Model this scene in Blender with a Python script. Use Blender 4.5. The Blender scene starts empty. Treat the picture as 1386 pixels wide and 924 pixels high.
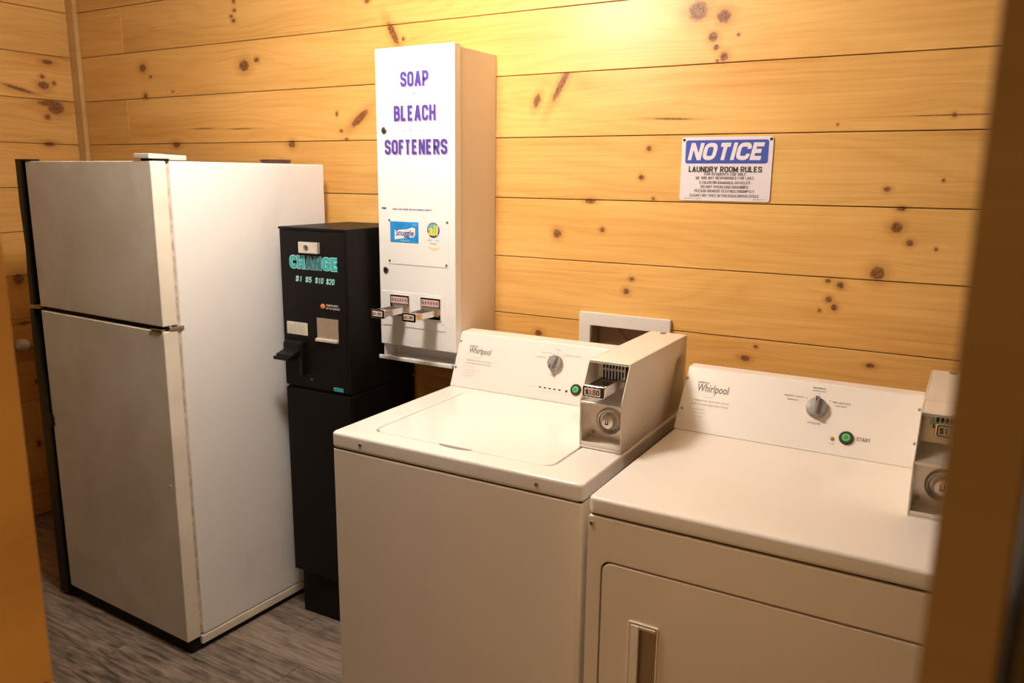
import bpy, bmesh, math, random
from mathutils import Vector, Matrix
random.seed(7)
C = bpy.context.scene.collection
sc = bpy.context.scene

# ------------------------------------------------------------------ camera
F_PX = 1084.31                       # focal length in pixels of the 1386 x 924 frame
YAW, PITCH, ROLL = 0.5263, 0.2028, 0.0102
CAM = Vector((0.0, -2.2876, 1.559))
fw = Vector((-math.sin(YAW)*math.cos(PITCH), math.cos(YAW)*math.cos(PITCH), -math.sin(PITCH)))
rt = Vector((math.cos(YAW), math.sin(YAW), 0)); up = rt.cross(fw)
r2 = rt*math.cos(ROLL)+up*math.sin(ROLL); u2 = up*math.cos(ROLL)-rt*math.sin(ROLL)
cd = bpy.data.cameras.new('camera'); cam = bpy.data.objects.new('camera', cd); C.objects.link(cam)
cd.sensor_width = 36.0; cd.lens = F_PX/1386*36.0; cd.clip_start = 0.02
cam.matrix_world = Matrix(((r2.x, u2.x, -fw.x, CAM.x), (r2.y, u2.y, -fw.y, CAM.y), (r2.z, u2.z, -fw.z, CAM.z), (0, 0, 0, 1)))
cd.dof.use_dof = True; cd.dof.focus_distance = 2.15; cd.dof.aperture_fstop = 4.5
sc.camera = cam

# ------------------------------------------------------------------ light and exposure
w = bpy.data.worlds.new('world'); sc.world = w; w.use_nodes = True
w.node_tree.nodes['Background'].inputs[0].default_value = (1.0, 0.54, 0.20, 1)   # warm ambient fill added to brighten the machine fronts, standing in for hallway light
w.node_tree.nodes['Background'].inputs[1].default_value = 0.72
LAMP_POS = (-1.38, -1.00, 2.30)     # ceiling globe of the room
LAMP_STRENGTH = 110.0
LAMP_COLOR = (1.0, 0.92, 0.85, 1)
sc.view_settings.view_transform = 'Standard'
sc.view_settings.look = 'None'
sc.view_settings.exposure = 0.0
sc.view_settings.gamma = 1.0

# ------------------------------------------------------------------ materials
def new_mat(name):
    m = bpy.data.materials.new(name); m.use_nodes = True
    nt = m.node_tree; return m, nt, nt.nodes['Principled BSDF']
def P(name, col, rough=0.5, metal=0.0, bump=0.0, bscale=200, var=0.0, vscale=6, spec=0.5, coat=0.0, emit=None, estr=0):
    m, nt, b = new_mat(name)
    b.inputs['Base Color'].default_value = (*col, 1); b.inputs['Roughness'].default_value = rough
    b.inputs['Metallic'].default_value = metal; b.inputs['Specular IOR Level'].default_value = spec
    b.inputs['Coat Weight'].default_value = coat; b.inputs['Coat Roughness'].default_value = 0.08
    tc = nt.nodes.new('ShaderNodeTexCoord')
    n = nt.nodes.new('ShaderNodeTexNoise'); n.inputs['Scale'].default_value = vscale; n.inputs['Detail'].default_value = 6
    nt.links.new(tc.outputs['Object'], n.inputs['Vector'])
    r = nt.nodes.new('ShaderNodeValToRGB')
    r.color_ramp.elements[0].position = 0.3; r.color_ramp.elements[1].position = 0.7
    r.color_ramp.elements[0].color = (*[c*(1-var) for c in col], 1); r.color_ramp.elements[1].color = (*[min(1, c*(1+var*0.5)) for c in col], 1)
    nt.links.new(n.outputs['Fac'], r.inputs['Fac']); nt.links.new(r.outputs['Color'], b.inputs['Base Color'])
    if bump:
        n2 = nt.nodes.new('ShaderNodeTexNoise'); n2.inputs['Scale'].default_value = bscale; n2.inputs['Detail'].default_value = 2
        bp_ = nt.nodes.new('ShaderNodeBump'); bp_.inputs['Strength'].default_value = bump; bp_.inputs['Distance'].default_value = 0.002
        nt.links.new(tc.outputs['Object'], n2.inputs['Vector'])
        nt.links.new(n2.outputs['Fac'], bp_.inputs['Height']); nt.links.new(bp_.outputs['Normal'], b.inputs['Normal'])
    if emit: b.inputs['Emission Color'].default_value = (*emit, 1); b.inputs['Emission Strength'].default_value = estr
    return m

def math_node(nt, op, a, b=None, c=None, clamp=False):
    n = nt.nodes.new('ShaderNodeMath'); n.operation = op; n.use_clamp = clamp
    for i, v in enumerate((a, b, c)):
        if v is None: continue
        if isinstance(v, (int, float)): n.inputs[i].default_value = v
        else: nt.links.new(v, n.inputs[i])
    return n.outputs[0]

def make_knot_group():
    g = bpy.data.node_groups.new('pine_knot', 'ShaderNodeTree')
    itf = g.interface
    for nm, st in (('P', 'NodeSocketVector'), ('Centre', 'NodeSocketVector'), ('InvR', 'NodeSocketVector'), ('Angle', 'NodeSocketFloat'), ('Reach', 'NodeSocketFloat'), ('Flow', 'NodeSocketFloat'), ('Mask', 'NodeSocketFloat'), ('Halo', 'NodeSocketFloat')):
        itf.new_socket(nm, in_out='INPUT', socket_type=st)
    for nm in ('Flow', 'Mask', 'Halo'): itf.new_socket(nm, in_out='OUTPUT', socket_type='NodeSocketFloat')
    gi = g.nodes.new('NodeGroupInput'); go = g.nodes.new('NodeGroupOutput'); L = g.links.new
    sub = g.nodes.new('ShaderNodeVectorMath'); sub.operation = 'SUBTRACT'; L(gi.outputs['P'], sub.inputs[0]); L(gi.outputs['Centre'], sub.inputs[1])
    ro = g.nodes.new('ShaderNodeVectorRotate'); ro.rotation_type = 'Y_AXIS'; L(sub.outputs[0], ro.inputs['Vector']); L(gi.outputs['Angle'], ro.inputs['Angle'])
    mu = g.nodes.new('ShaderNodeVectorMath'); mu.operation = 'MULTIPLY'; L(ro.outputs[0], mu.inputs[0]); L(gi.outputs['InvR'], mu.inputs[1])
    no = g.nodes.new('ShaderNodeTexNoise'); no.inputs['Scale'].default_value = 90; L(gi.outputs['P'], no.inputs['Vector'])
    le = g.nodes.new('ShaderNodeVectorMath'); le.operation = 'LENGTH'; L(mu.outputs[0], le.inputs[0])
    d0 = le.outputs['Value']
    d = math_node(g, 'ADD', d0, math_node(g, 'MULTIPLY', math_node(g, 'SUBTRACT', no.outputs['Fac'], 0.5), 0.7))
    mr = g.nodes.new('ShaderNodeMapRange'); mr.interpolation_type = 'SMOOTHSTEP'; L(d, mr.inputs['Value'])
    mr.inputs['From Min'].default_value = 1.3; mr.inputs['From Max'].default_value = 0.75
    L(math_node(g, 'MAXIMUM', gi.outputs['Mask'], mr.outputs[0]), go.inputs['Mask'])
    ha = g.nodes.new('ShaderNodeMapRange'); ha.interpolation_type = 'SMOOTHSTEP'; L(d, ha.inputs['Value'])
    ha.inputs['From Min'].default_value = 3.2; ha.inputs['From Max'].default_value = 0.9
    L(math_node(g, 'MAXIMUM', gi.outputs['Halo'], ha.outputs[0]), go.inputs['Halo'])
    # grain lines spread round the knot
    sx = g.nodes.new('ShaderNodeSeparateXYZ'); L(sub.outputs[0], sx.inputs[0])
    ln = g.nodes.new('ShaderNodeVectorMath'); ln.operation = 'MULTIPLY'; L(sub.outputs[0], ln.inputs[0]); ln.inputs[1].default_value = (0.45, 0, 1)
    l2 = g.nodes.new('ShaderNodeVectorMath'); l2.operation = 'LENGTH'; L(ln.outputs[0], l2.inputs[0])
    q = math_node(g, 'DIVIDE', l2.outputs['Value'], gi.outputs['Reach'])
    e = math_node(g, 'EXPONENT', math_node(g, 'MULTIPLY', math_node(g, 'MULTIPLY', q, q), -1.0))
    fl = math_node(g, 'MULTIPLY', math_node(g, 'MULTIPLY', sx.outputs['Z'], e), -0.75)
    L(math_node(g, 'ADD', gi.outputs['Flow'], fl), go.inputs['Flow'])
    return g
KNOT = make_knot_group()

def wood(name, knots=(), light=(0.82, 0.49, 0.155), dark=(0.60, 0.285, 0.06), rough=0.38, seed=0.0, tint=1.0, grain=1.0):
    """pine board; X runs along the board, Z across it; knots = (x, z, rx, rz, angle)"""
    m, nt, b = new_mat(name); L = nt.links.new
    tc = nt.nodes.new('ShaderNodeTexCoord'); p = tc.outputs['Object']
    flow, mask, halo = None, None, None
    for (kx, kz, rx, rz, an) in knots:
        k = nt.nodes.new('ShaderNodeGroup'); k.node_tree = KNOT; L(p, k.inputs['P'])
        k.inputs['Centre'].default_value = (kx, 0, kz); k.inputs['InvR'].default_value = (1/rx, 0, 1/rz)
        k.inputs['Angle'].default_value = math.radians(an); k.inputs['Reach'].default_value = max(0.012, min(0.05, 2.4*max(min(rx, 0.03), rz)))
        for s, v in (('Flow', flow), ('Mask', mask), ('Halo', halo)):
            if v is None: k.inputs[s].default_value = 0
            else: L(v, k.inputs[s])
        flow, mask, halo = k.outputs['Flow'], k.outputs['Mask'], k.outputs['Halo']
    sx = nt.nodes.new('ShaderNodeSeparateXYZ'); L(p, sx.inputs[0])
    z = math_node(nt, 'ADD', sx.outputs['Z'], flow if flow is not None else 0.0)
    cb = nt.nodes.new('ShaderNodeCombineXYZ'); L(sx.outputs['X'], cb.inputs['X']); L(math_node(nt, 'ADD', sx.outputs['Y'], seed), cb.inputs['Y']); L(z, cb.inputs['Z'])
    v = cb.outputs[0]
    def noise(scl, s, det=3, dist=0):
        mp = nt.nodes.new('ShaderNodeVectorMath'); mp.operation = 'MULTIPLY'; L(v, mp.inputs[0]); mp.inputs[1].default_value = scl
        n = nt.nodes.new('ShaderNodeTexNoise'); n.inputs['Scale'].default_value = s; n.inputs['Detail'].default_value = det; n.inputs['Distortion'].default_value = dist
        L(mp.outputs[0], n.inputs['Vector']); return n.outputs['Fac']
    wav = noise((0.40, 1, 1.8), 2.4, 2, 0.35)
    rings = math_node(nt, 'MULTIPLY_ADD', wav, 20.0, math_node(nt, 'MULTIPLY', z, 48.0))
    tri = math_node(nt, 'PINGPONG', rings, 1.0)
    tri = math_node(nt, 'POWER', tri, 2.2)
    fine = noise((2.5, 1, 170), 1.0, 3)
    patch = noise((0.6, 1, 3.0), 2.4, 2)
    g = math_node(nt, 'MULTIPLY_ADD', tri, 0.24*grain, math_node(nt, 'MULTIPLY', math_node(nt, 'SUBTRACT', fine, 0.5), 1.15*grain))
    g = math_node(nt, 'ADD', g, math_node(nt, 'MULTIPLY', math_node(nt, 'SUBTRACT', patch, 0.5), 1.5))
    g = math_node(nt, 'ADD', g, 0.22, clamp=True)
    mix = nt.nodes.new('ShaderNodeMix'); mix.data_type = 'RGBA'; L(g, mix.inputs['Factor'])
    mix.inputs['A'].default_value = (*[c*tint for c in light], 1); mix.inputs['B'].default_value = (*[c*tint for c in dark], 1)
    col = mix.outputs['Result']
    if halo is not None:
        m1 = nt.nodes.new('ShaderNodeMix'); m1.data_type = 'RGBA'; L(math_node(nt, 'MULTIPLY', halo, 0.42), m1.inputs['Factor']); L(col, m1.inputs['A']); m1.inputs['B'].default_value = (0.40, 0.15, 0.03, 1)
        m2 = nt.nodes.new('ShaderNodeMix'); m2.data_type = 'RGBA'; L(math_node(nt, 'MULTIPLY', mask, 0.9), m2.inputs['Factor']); L(m1.outputs['Result'], m2.inputs['A'])
        nk = nt.nodes.new('ShaderNodeTexNoise'); nk.inputs['Scale'].default_value = 140; L(p, nk.inputs['Vector'])
        rk = nt.nodes.new('ShaderNodeValToRGB'); rk.color_ramp.elements[0].color = (0.05, 0.018, 0.006, 1); rk.color_ramp.elements[1].color = (0.33, 0.125, 0.045, 1)
        rk.color_ramp.elements[0].position = 0.35; rk.color_ramp.elements[1].position = 0.65
        L(nk.outputs['Fac'], rk.inputs['Fac']); L(rk.outputs['Color'], m2.inputs['B']); col = m2.outputs['Result']
    L(col, b.inputs['Base Color']); b.inputs['Roughness'].default_value = rough
    b.inputs['Specular IOR Level'].default_value = 0.35
    bp_ = nt.nodes.new('ShaderNodeBump'); bp_.inputs['Strength'].default_value = 0.12; bp_.inputs['Distance'].default_value = 0.001
    L(fine, bp_.inputs['Height']); L(bp_.outputs['Normal'], b.inputs['Normal'])
    return m

def floor_wood():
    m, nt, b = new_mat('grey_vinyl_plank'); L = nt.links.new
    tc = nt.nodes.new('ShaderNodeTexCoord'); oi = nt.nodes.new('ShaderNodeObjectInfo')
    off = nt.nodes.new('ShaderNodeCombineXYZ'); L(math_node(nt, 'MULTIPLY', oi.outputs['Random'], 37.0), off.inputs['X']); L(math_node(nt, 'MULTIPLY', oi.outputs['Random'], 91.0), off.inputs['Z'])
    ad = nt.nodes.new('ShaderNodeVectorMath'); L(tc.outputs['Object'], ad.inputs[0]); L(off.outputs[0], ad.inputs[1])
    def noise(scl, s, det=4, dist=0.0):
        mp = nt.nodes.new('ShaderNodeVectorMath'); mp.operation = 'MULTIPLY'; L(ad.outputs[0], mp.inputs[0]); mp.inputs[1].default_value = scl
        n = nt.nodes.new('ShaderNodeTexNoise'); n.inputs['Scale'].default_value = s; n.inputs['Detail'].default_value = det; n.inputs['Distortion'].default_value = dist
        L(mp.outputs[0], n.inputs['Vector']); return n.outputs['Fac']
    f = noise((4.0, 48, 1), 1.9, 9, 0.3); pch = noise((4.5, 15, 1), 2.4, 9, 0.8)
    v = math_node(nt, 'ADD', math_node(nt, 'MULTIPLY', f, 0.85), math_node(nt, 'MULTIPLY', pch, 0.60))
    v = math_node(nt, 'ADD', v, math_node(nt, 'MULTIPLY', math_node(nt, 'SUBTRACT', oi.outputs['Random'], 0.5), 0.22))
    r = nt.nodes.new('ShaderNodeValToRGB'); L(v, r.inputs['Fac']); cr = r.color_ramp
    cr.elements[0].position = 0.46; cr.elements[0].color = (0.05, 0.038, 0.03, 1)
    cr.elements[1].position = 0.98; cr.elements[1].color = (0.33, 0.26, 0.205, 1)
    e = cr.elements.new(0.66); e.color = (0.165, 0.126, 0.096, 1)
    e = cr.elements.new(0.77); e.color = (0.23, 0.18, 0.14, 1)
    L(r.outputs['Color'], b.inputs['Base Color']); b.inputs['Roughness'].default_value = 0.5
    bp_ = nt.nodes.new('ShaderNodeBump'); bp_.inputs['Strength'].default_value = 0.2; bp_.inputs['Distance'].default_value = 0.001
    L(f, bp_.inputs['Height']); L(bp_.outputs['Normal'], b.inputs['Normal'])
    return m

def stained(name, base, stain, lo, hi, rough=0.42, bump=0.12, zfade=None, bscale=420):
    """enamel with grime blotches; zfade = (z where grime is full, z where it ends)"""
    m, nt, b = new_mat(name); L = nt.links.new
    tc = nt.nodes.new('ShaderNodeTexCoord')
    n = nt.nodes.new('ShaderNodeTexNoise'); n.inputs['Scale'].default_value = 3.2; n.inputs['Detail'].default_value = 7; n.inputs['Roughness'].default_value = 0.62; n.inputs['Distortion'].default_value = 0.5
    L(tc.outputs['Object'], n.inputs['Vector'])
    mr = nt.nodes.new('ShaderNodeMapRange'); mr.inputs['From Min'].default_value = lo; mr.inputs['From Max'].default_value = hi; L(n.outputs['Fac'], mr.inputs['Value'])
    fac = mr.outputs[0]
    sp = nt.nodes.new('ShaderNodeTexNoise'); sp.inputs['Scale'].default_value = 70; sp.inputs['Detail'].default_value = 3; L(tc.outputs['Object'], sp.inputs['Vector'])
    if zfade:
        sx = nt.nodes.new('ShaderNodeSeparateXYZ'); L(tc.outputs['Object'], sx.inputs[0])
        zz = nt.nodes.new('ShaderNodeMapRange'); zz.inputs['From Min'].default_value = zfade[1]; zz.inputs['From Max'].default_value = zfade[0]; L(sx.outputs['Z'], zz.inputs['Value'])
        spk = math_node(nt, 'MULTIPLY', math_node(nt, 'GREATER_THAN', sp.outputs['Fac'], 0.62), 0.5)
        fac = math_node(nt, 'ADD', fac, math_node(nt, 'MULTIPLY', math_node(nt, 'ADD', spk, 0.25), zz.outputs[0]), clamp=True)
    mix = nt.nodes.new('ShaderNodeMix'); mix.data_type = 'RGBA'; L(fac, mix.inputs['Factor']); mix.inputs['A'].default_value = (*base, 1); mix.inputs['B'].default_value = (*stain, 1)
    L(mix.outputs['Result'], b.inputs['Base Color']); b.inputs['Roughness'].default_value = rough
    n2 = nt.nodes.new('ShaderNodeTexNoise'); n2.inputs['Scale'].default_value = bscale; L(tc.outputs['Object'], n2.inputs['Vector'])
    bp_ = nt.nodes.new('ShaderNodeBump'); bp_.inputs['Strength'].default_value = bump; bp_.inputs['Distance'].default_value = 0.001
    L(n2.outputs['Fac'], bp_.inputs['Height']); L(bp_.outputs['Normal'], b.inputs['Normal'])
    return m

def printed_cloud():
    """white enamel door with a pale lilac splash printed behind the lettering (local coordinates of the dispenser)"""
    m, nt, b = new_mat('white_enamel_lilac_print'); L = nt.links.new
    tc = nt.nodes.new('ShaderNodeTexCoord')
    def blob(cx, cz, rx, rz):
        s = nt.nodes.new('ShaderNodeVectorMath'); s.operation = 'SUBTRACT'; L(tc.outputs['Object'], s.inputs[0]); s.inputs[1].default_value = (cx, 0, cz)
        u = nt.nodes.new('ShaderNodeVectorMath'); u.operation = 'MULTIPLY'; L(s.outputs[0], u.inputs[0]); u.inputs[1].default_value = (1/rx, 0, 1/rz)
        l = nt.nodes.new('ShaderNodeVectorMath'); l.operation = 'LENGTH'; L(u.outputs[0], l.inputs[0])
        r = nt.nodes.new('ShaderNodeMapRange'); r.interpolation_type = 'SMOOTHSTEP'; r.inputs['From Min'].default_value = 1.0; r.inputs['From Max'].default_value = 0.1; L(l.outputs['Value'], r.inputs['Value'])
        return r.outputs[0]
    a = math_node(nt, 'MAXIMUM', blob(0.152, 0.842, 0.075, 0.045), blob(0.150, 0.737, 0.08, 0.04))
    n = nt.nodes.new('ShaderNodeTexNoise'); n.inputs['Scale'].default_value = 38; n.inputs['Detail'].default_value = 2; n.inputs['Distortion'].default_value = 1.5; L(tc.outputs['Object'], n.inputs['Vector'])
    nn = nt.nodes.new('ShaderNodeMapRange'); nn.inputs['From Min'].default_value = 0.42; nn.inputs['From Max'].default_value = 0.72; L(n.outputs['Fac'], nn.inputs['Value'])
    f = math_node(nt, 'MULTIPLY', a, nn.outputs[0], clamp=True)
    mix = nt.nodes.new('ShaderNodeMix'); mix.data_type = 'RGBA'; L(f, mix.inputs['Factor']); mix.inputs['A'].default_value = (0.84, 0.82, 0.79, 1); mix.inputs['B'].default_value = (0.20, 0.19, 0.48, 1)
    L(mix.outputs['Result'], b.inputs['Base Color']); b.inputs['Roughness'].default_value = 0.28
    return m

M = dict(
 enamel=P('white_enamel_bounce', (0.84, 0.755, 0.65), 0.22, bump=0.03, bscale=600, var=0.015),  # wood bounce light put into this colour, and into panel and boxpaint
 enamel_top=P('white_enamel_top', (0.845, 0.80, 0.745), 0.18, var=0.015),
 amber=P('amber_lens', (0.50, 0.20, 0.05), 0.35, var=0.3, vscale=300),
 scoop=P('grey_recess', (0.26, 0.22, 0.19), 0.5, var=0.1, vscale=40),
 panel=P('white_panel', (0.84, 0.785, 0.72), 0.42, var=0.01),
 boxpaint=P('cream_bounce_powder_coat', (0.82, 0.73, 0.63), 0.38, bump=0.04, bscale=500, var=0.02),
 dispenser=P('dispenser_enamel', (0.84, 0.82, 0.79), 0.28, var=0.01),
 cloud=printed_cloud(),
 fridge_side=stained('fridge_side_white', (0.84, 0.82, 0.80), (0.74, 0.70, 0.66), 0.55, 0.85, 0.36, 0.10),
 fridge_door=stained('fridge_door_almond', (0.84, 0.77, 0.66), (0.68, 0.59, 0.46), 0.40, 0.74, 0.40, 0.16, zfade=(0.1, 0.75)),
 cream=P('cream_plastic', (0.80, 0.72, 0.60), 0.45, var=0.05, vscale=20),
 gasket=P('gasket_cream', (0.58, 0.50, 0.40), 0.6, var=0.4, vscale=60),
 black=P('black_powder_coat', (0.007, 0.0055, 0.0048), 0.48, bump=0.15, bscale=500, var=0.2, spec=0.15),
 blackpl=P('black_plastic', (0.006, 0.005, 0.0045), 0.38, var=0.1, spec=0.2),
 rubber=P('black_rubber', (0.008, 0.007, 0.006), 0.65, var=0.1, spec=0.2),
 chrome=P('chrome', (0.78, 0.75, 0.72), 0.14, 1.0, var=0.05, vscale=40),
 steel=P('brushed_steel', (0.84, 0.78, 0.70), 0.30, 0.6, bump=0.05, bscale=300, var=0.12, vscale=30),
 screw=P('screw_metal', (0.42, 0.36, 0.30), 0.35, 1.0, var=0.2, vscale=200),
 dull=P('galvanised_metal', (0.56, 0.51, 0.45), 0.35, 0.8, var=0.2, vscale=40),
 brass=P('tarnished_brass', (0.65, 0.42, 0.18), 0.4, 1.0, var=0.3, vscale=200),
 knob=P('grey_knob_plastic', (0.29, 0.27, 0.26), 0.35, var=0.05),
 ink=P('grey_ink', (0.16, 0.14, 0.13), 0.6), ink2=P('faint_grey_ink', (0.46, 0.42, 0.39), 0.6), dark=P('dark_ink', (0.02, 0.018, 0.018), 0.5),
 green=P('green_plastic', (0.05, 0.40, 0.07), 0.3, var=0.15, vscale=120), green2=P('light_green_ring', (0.22, 0.62, 0.22), 0.3),
 orange=P('orange_lens', (0.75, 0.22, 0.05), 0.3, var=0.3, vscale=300), cyan=P('coin_blue', (0.35, 0.60, 0.68), 0.3, 0.3, var=0.3, vscale=300),
 teal=P('teal_print', (0.055, 0.44, 0.44), 0.5, var=0.15, vscale=60), teal_l=P('pale_teal_print', (0.34, 0.72, 0.70), 0.5), teal_d=P('worn_teal_print', (0.04, 0.19, 0.18), 0.5, var=0.3, vscale=60),
 teal_m=P('grey_teal_print', (0.16, 0.38, 0.42), 0.5),
 paper=P('cream_label', (0.74, 0.68, 0.56), 0.6, var=0.04, vscale=30), beige=P('beige_metal_plate', (0.42, 0.32, 0.235), 0.45, 0.35, var=0.08, vscale=30),
 purple=P('purple_print', (0.075, 0.05, 0.26), 0.45), lilac=P('lilac_print_edge', (0.50, 0.38, 0.58), 0.5),
 blue=P('packet_blue', (0.02, 0.28, 0.68), 0.4, var=0.35, vscale=14), navy=P('navy_print', (0.02, 0.03, 0.25), 0.5), white=P('white_print', (0.85, 0.84, 0.83), 0.5),
 yellow=P('yellow_print', (0.85, 0.72, 0.03), 0.45), pale_y=P('pale_yellow_print', (0.85, 0.66, 0.30), 0.5), red=P('dark_red_print', (0.16, 0.02, 0.025), 0.5),
 copperp=P('copper_label', (0.80, 0.62, 0.50), 0.4, 0.0, var=0.2, vscale=300),
 pinkp=P('pink_label', (0.72, 0.52, 0.48), 0.5, var=0.2, vscale=300),
 signw=P('sign_plastic', (0.80, 0.73, 0.76), 0.4), signb=P('sign_blue', (0.05, 0.085, 0.42), 0.4),
 vent=P('vent_white_plastic', (0.80, 0.76, 0.71), 0.45, var=0.02), taupe=P('taupe_box_lining', (0.33, 0.25, 0.175), 0.6, var=0.1, vscale=20), taupe2=P('taupe_flap', (0.42, 0.33, 0.24), 0.55, var=0.08, vscale=20),
 dirt=P('dark_backing', (0.035, 0.022, 0.012), 0.8), ceil=P('ceiling_cream', (0.84, 0.72, 0.54), 0.7, var=0.03),
 globe=P('lamp_glass', (0.9, 0.9, 0.9), 0.4, emit=LAMP_COLOR[:3], estr=LAMP_STRENGTH),
 lampbase=P('lamp_base_metal', (0.55, 0.52, 0.48), 0.35, 0.9), pvc=P('white_pvc', (0.80, 0.78, 0.74), 0.35), maroon=P('dark_brown_plastic', (0.09, 0.035, 0.025), 0.35, var=0.2, vscale=50),
 floor=floor_wood(),
)

# ------------------------------------------------------------------ mesh helpers
OFF = Vector((0, 0, 0))            # pivot of the thing being built: shapes are given in room coordinates
def new(): return bmesh.new()
def box(bm, x0, x1, y0, y1, z0, z1):
    vs = [bm.verts.new((x, y, z)) for x in (x0, x1) for y in (y0, y1) for z in (z0, z1)]
    for f in ((0, 1, 3, 2), (4, 6, 7, 5), (0, 4, 5, 1), (2, 3, 7, 6), (0, 2, 6, 4), (1, 5, 7, 3)): bm.faces.new([vs[i] for i in f])
    return bm
def BX(*a): return box(new(), *a)
def prism(bm, pts, axis, a, b):
    """pts: 2D outline in the other two axes (in x,y,z order); extruded along axis from a to b"""
    def mk(p, t):
        return {'x': (t, p[0], p[1]), 'y': (p[0], t, p[1]), 'z': (p[0], p[1], t)}[axis]
    A = [bm.verts.new(mk(p, a)) for p in pts]; B = [bm.verts.new(mk(p, b)) for p in pts]; n = len(pts)
    bm.faces.new(A); bm.faces.new(B[::-1])
    for i in range(n): bm.faces.new((A[i], B[i], B[(i+1) % n], A[(i+1) % n]))
    return bm
def rrect(x0, x1, y0, y1, r, n=5):
    out = []
    for cx, cy, a0 in ((x1-r, y1-r, 0), (x0+r, y1-r, 90), (x0+r, y0+r, 180), (x1-r, y0+r, 270)):
        for i in range(n+1):
            a = math.radians(a0+90*i/n); out.append((cx+r*math.cos(a), cy+r*math.sin(a)))
    return out
def ring(bm, outer, inner, axis, a, b):
    def mk(p, t): return {'x': (t, p[0], p[1]), 'y': (p[0], t, p[1]), 'z': (p[0], p[1], t)}[axis]
    n = len(outer)
    oa, ob, ia, ib = ([bm.verts.new(mk(p, t)) for p in pts] for pts, t in ((outer, a), (outer, b), (inner, a), (inner, b)))
    for i in range(n):
        j = (i+1) % n
        bm.faces.new((oa[i], oa[j], ia[j], ia[i])); bm.faces.new((ob[j], ob[i], ib[i], ib[j]))
        bm.faces.new((oa[j], oa[i], ob[i], ob[j])); bm.faces.new((ia[i], ia[j], ib[j], ib[i]))
    return bm
def lathe(bm, c, axis, prof, seg=32):
    """prof: (distance along axis, radius) pairs"""
    ax = Vector(axis).normalized(); t = Vector((0, 0, 1)) if abs(ax.z) < 0.9 else Vector((1, 0, 0))
    e1 = ax.cross(t).normalized(); e2 = ax.cross(e1); c = Vector(c); rows = []
    for h, r in prof:
        rows.append([bm.verts.new(c+ax*h+(e1*math.cos(2*math.pi*i/seg)+e2*math.sin(2*math.pi*i/seg))*max(r, 1e-5)) for i in range(seg)])
    for a, b in zip(rows, rows[1:]):
        for i in range(seg): bm.faces.new((a[i], a[(i+1) % seg], b[(i+1) % seg], b[i]))
    bm.faces.new(rows[0][::-1]); bm.faces.new(rows[-1])
    return bm
def cyl(bm, c, axis, r, h, seg=28): return lathe(bm, c, axis, [(0, r), (h, r)], seg)
def tube(bm, pts, r, seg=10):
    pts = [Vector(p) for p in pts]; rows = []
    for k, p in enumerate(pts):
        d = (pts[min(k+1, len(pts)-1)]-pts[max(k-1, 0)]).normalized(); t = Vector((0, 0, 1)) if abs(d.z) < 0.9 else Vector((1, 0, 0))
        e1 = d.cross(t).normalized(); e2 = d.cross(e1); rr = r[k] if isinstance(r, (list, tuple)) else r
        rows.append([bm.verts.new(p+(e1*math.cos(2*math.pi*i/seg)+e2*math.sin(2*math.pi*i/seg))*rr) for i in range(seg)])
    for a, b in zip(rows, rows[1:]):
        for i in range(seg): bm.faces.new((a[i], a[(i+1) % seg], b[(i+1) % seg], b[i]))
    bm.faces.new(rows[0][::-1]); bm.faces.new(rows[-1]); return bm

def obj(name, bm, mat, parent=None, bevel=0.0, seg=2, smooth=True, label=None):
    bmesh.ops.recalc_face_normals(bm, faces=bm.faces)
    me = bpy.data.meshes.new(name)
    for v in bm.verts: v.co = v.co-OFF
    bm.to_mesh(me); bm.free()
    me.materials.append(M[mat] if isinstance(mat, str) else mat)
    if smooth:
        me.polygons.foreach_set('use_smooth', [True]*len(me.polygons))
        try: me.set_sharp_from_angle(angle=math.radians(35))
        except Exception: pass
    o = bpy.data.objects.new(name, me); C.objects.link(o)
    if parent: o.parent = parent
    if bevel:
        b = o.modifiers.new('bevel', 'BEVEL'); b.width = bevel; b.segments = seg; b.limit_method = 'ANGLE'; b.angle_limit = math.radians(40)
        b.harden_normals = False
        if smooth:
            me.polygons.foreach_set('use_smooth', [True]*len(me.polygons))
            for at in ('sharp_edge',):
                if at in me.attributes: me.attributes.remove(me.attributes[at])
            wn = o.modifiers.new('normals', 'WEIGHTED_NORMAL'); wn.keep_sharp = True
    if label: o['label'] = label
    return o
def struct(name, bm, mat, **k):
    o = obj(name, bm, mat, **k); o['kind'] = 'structure'; return o
def thing(name, label, cat, pivot, rot=0.0, group=None):
    global OFF
    o = bpy.data.objects.new(name, None); C.objects.link(o); o.empty_display_size = 0.1
    o.location = pivot; o.rotation_euler = (0, 0, rot); o['label'] = label; o['category'] = cat
    if group: o['group'] = group
    OFF = Vector(pivot); return o
def room():
    global OFF
    OFF = Vector((0, 0, 0))

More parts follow.
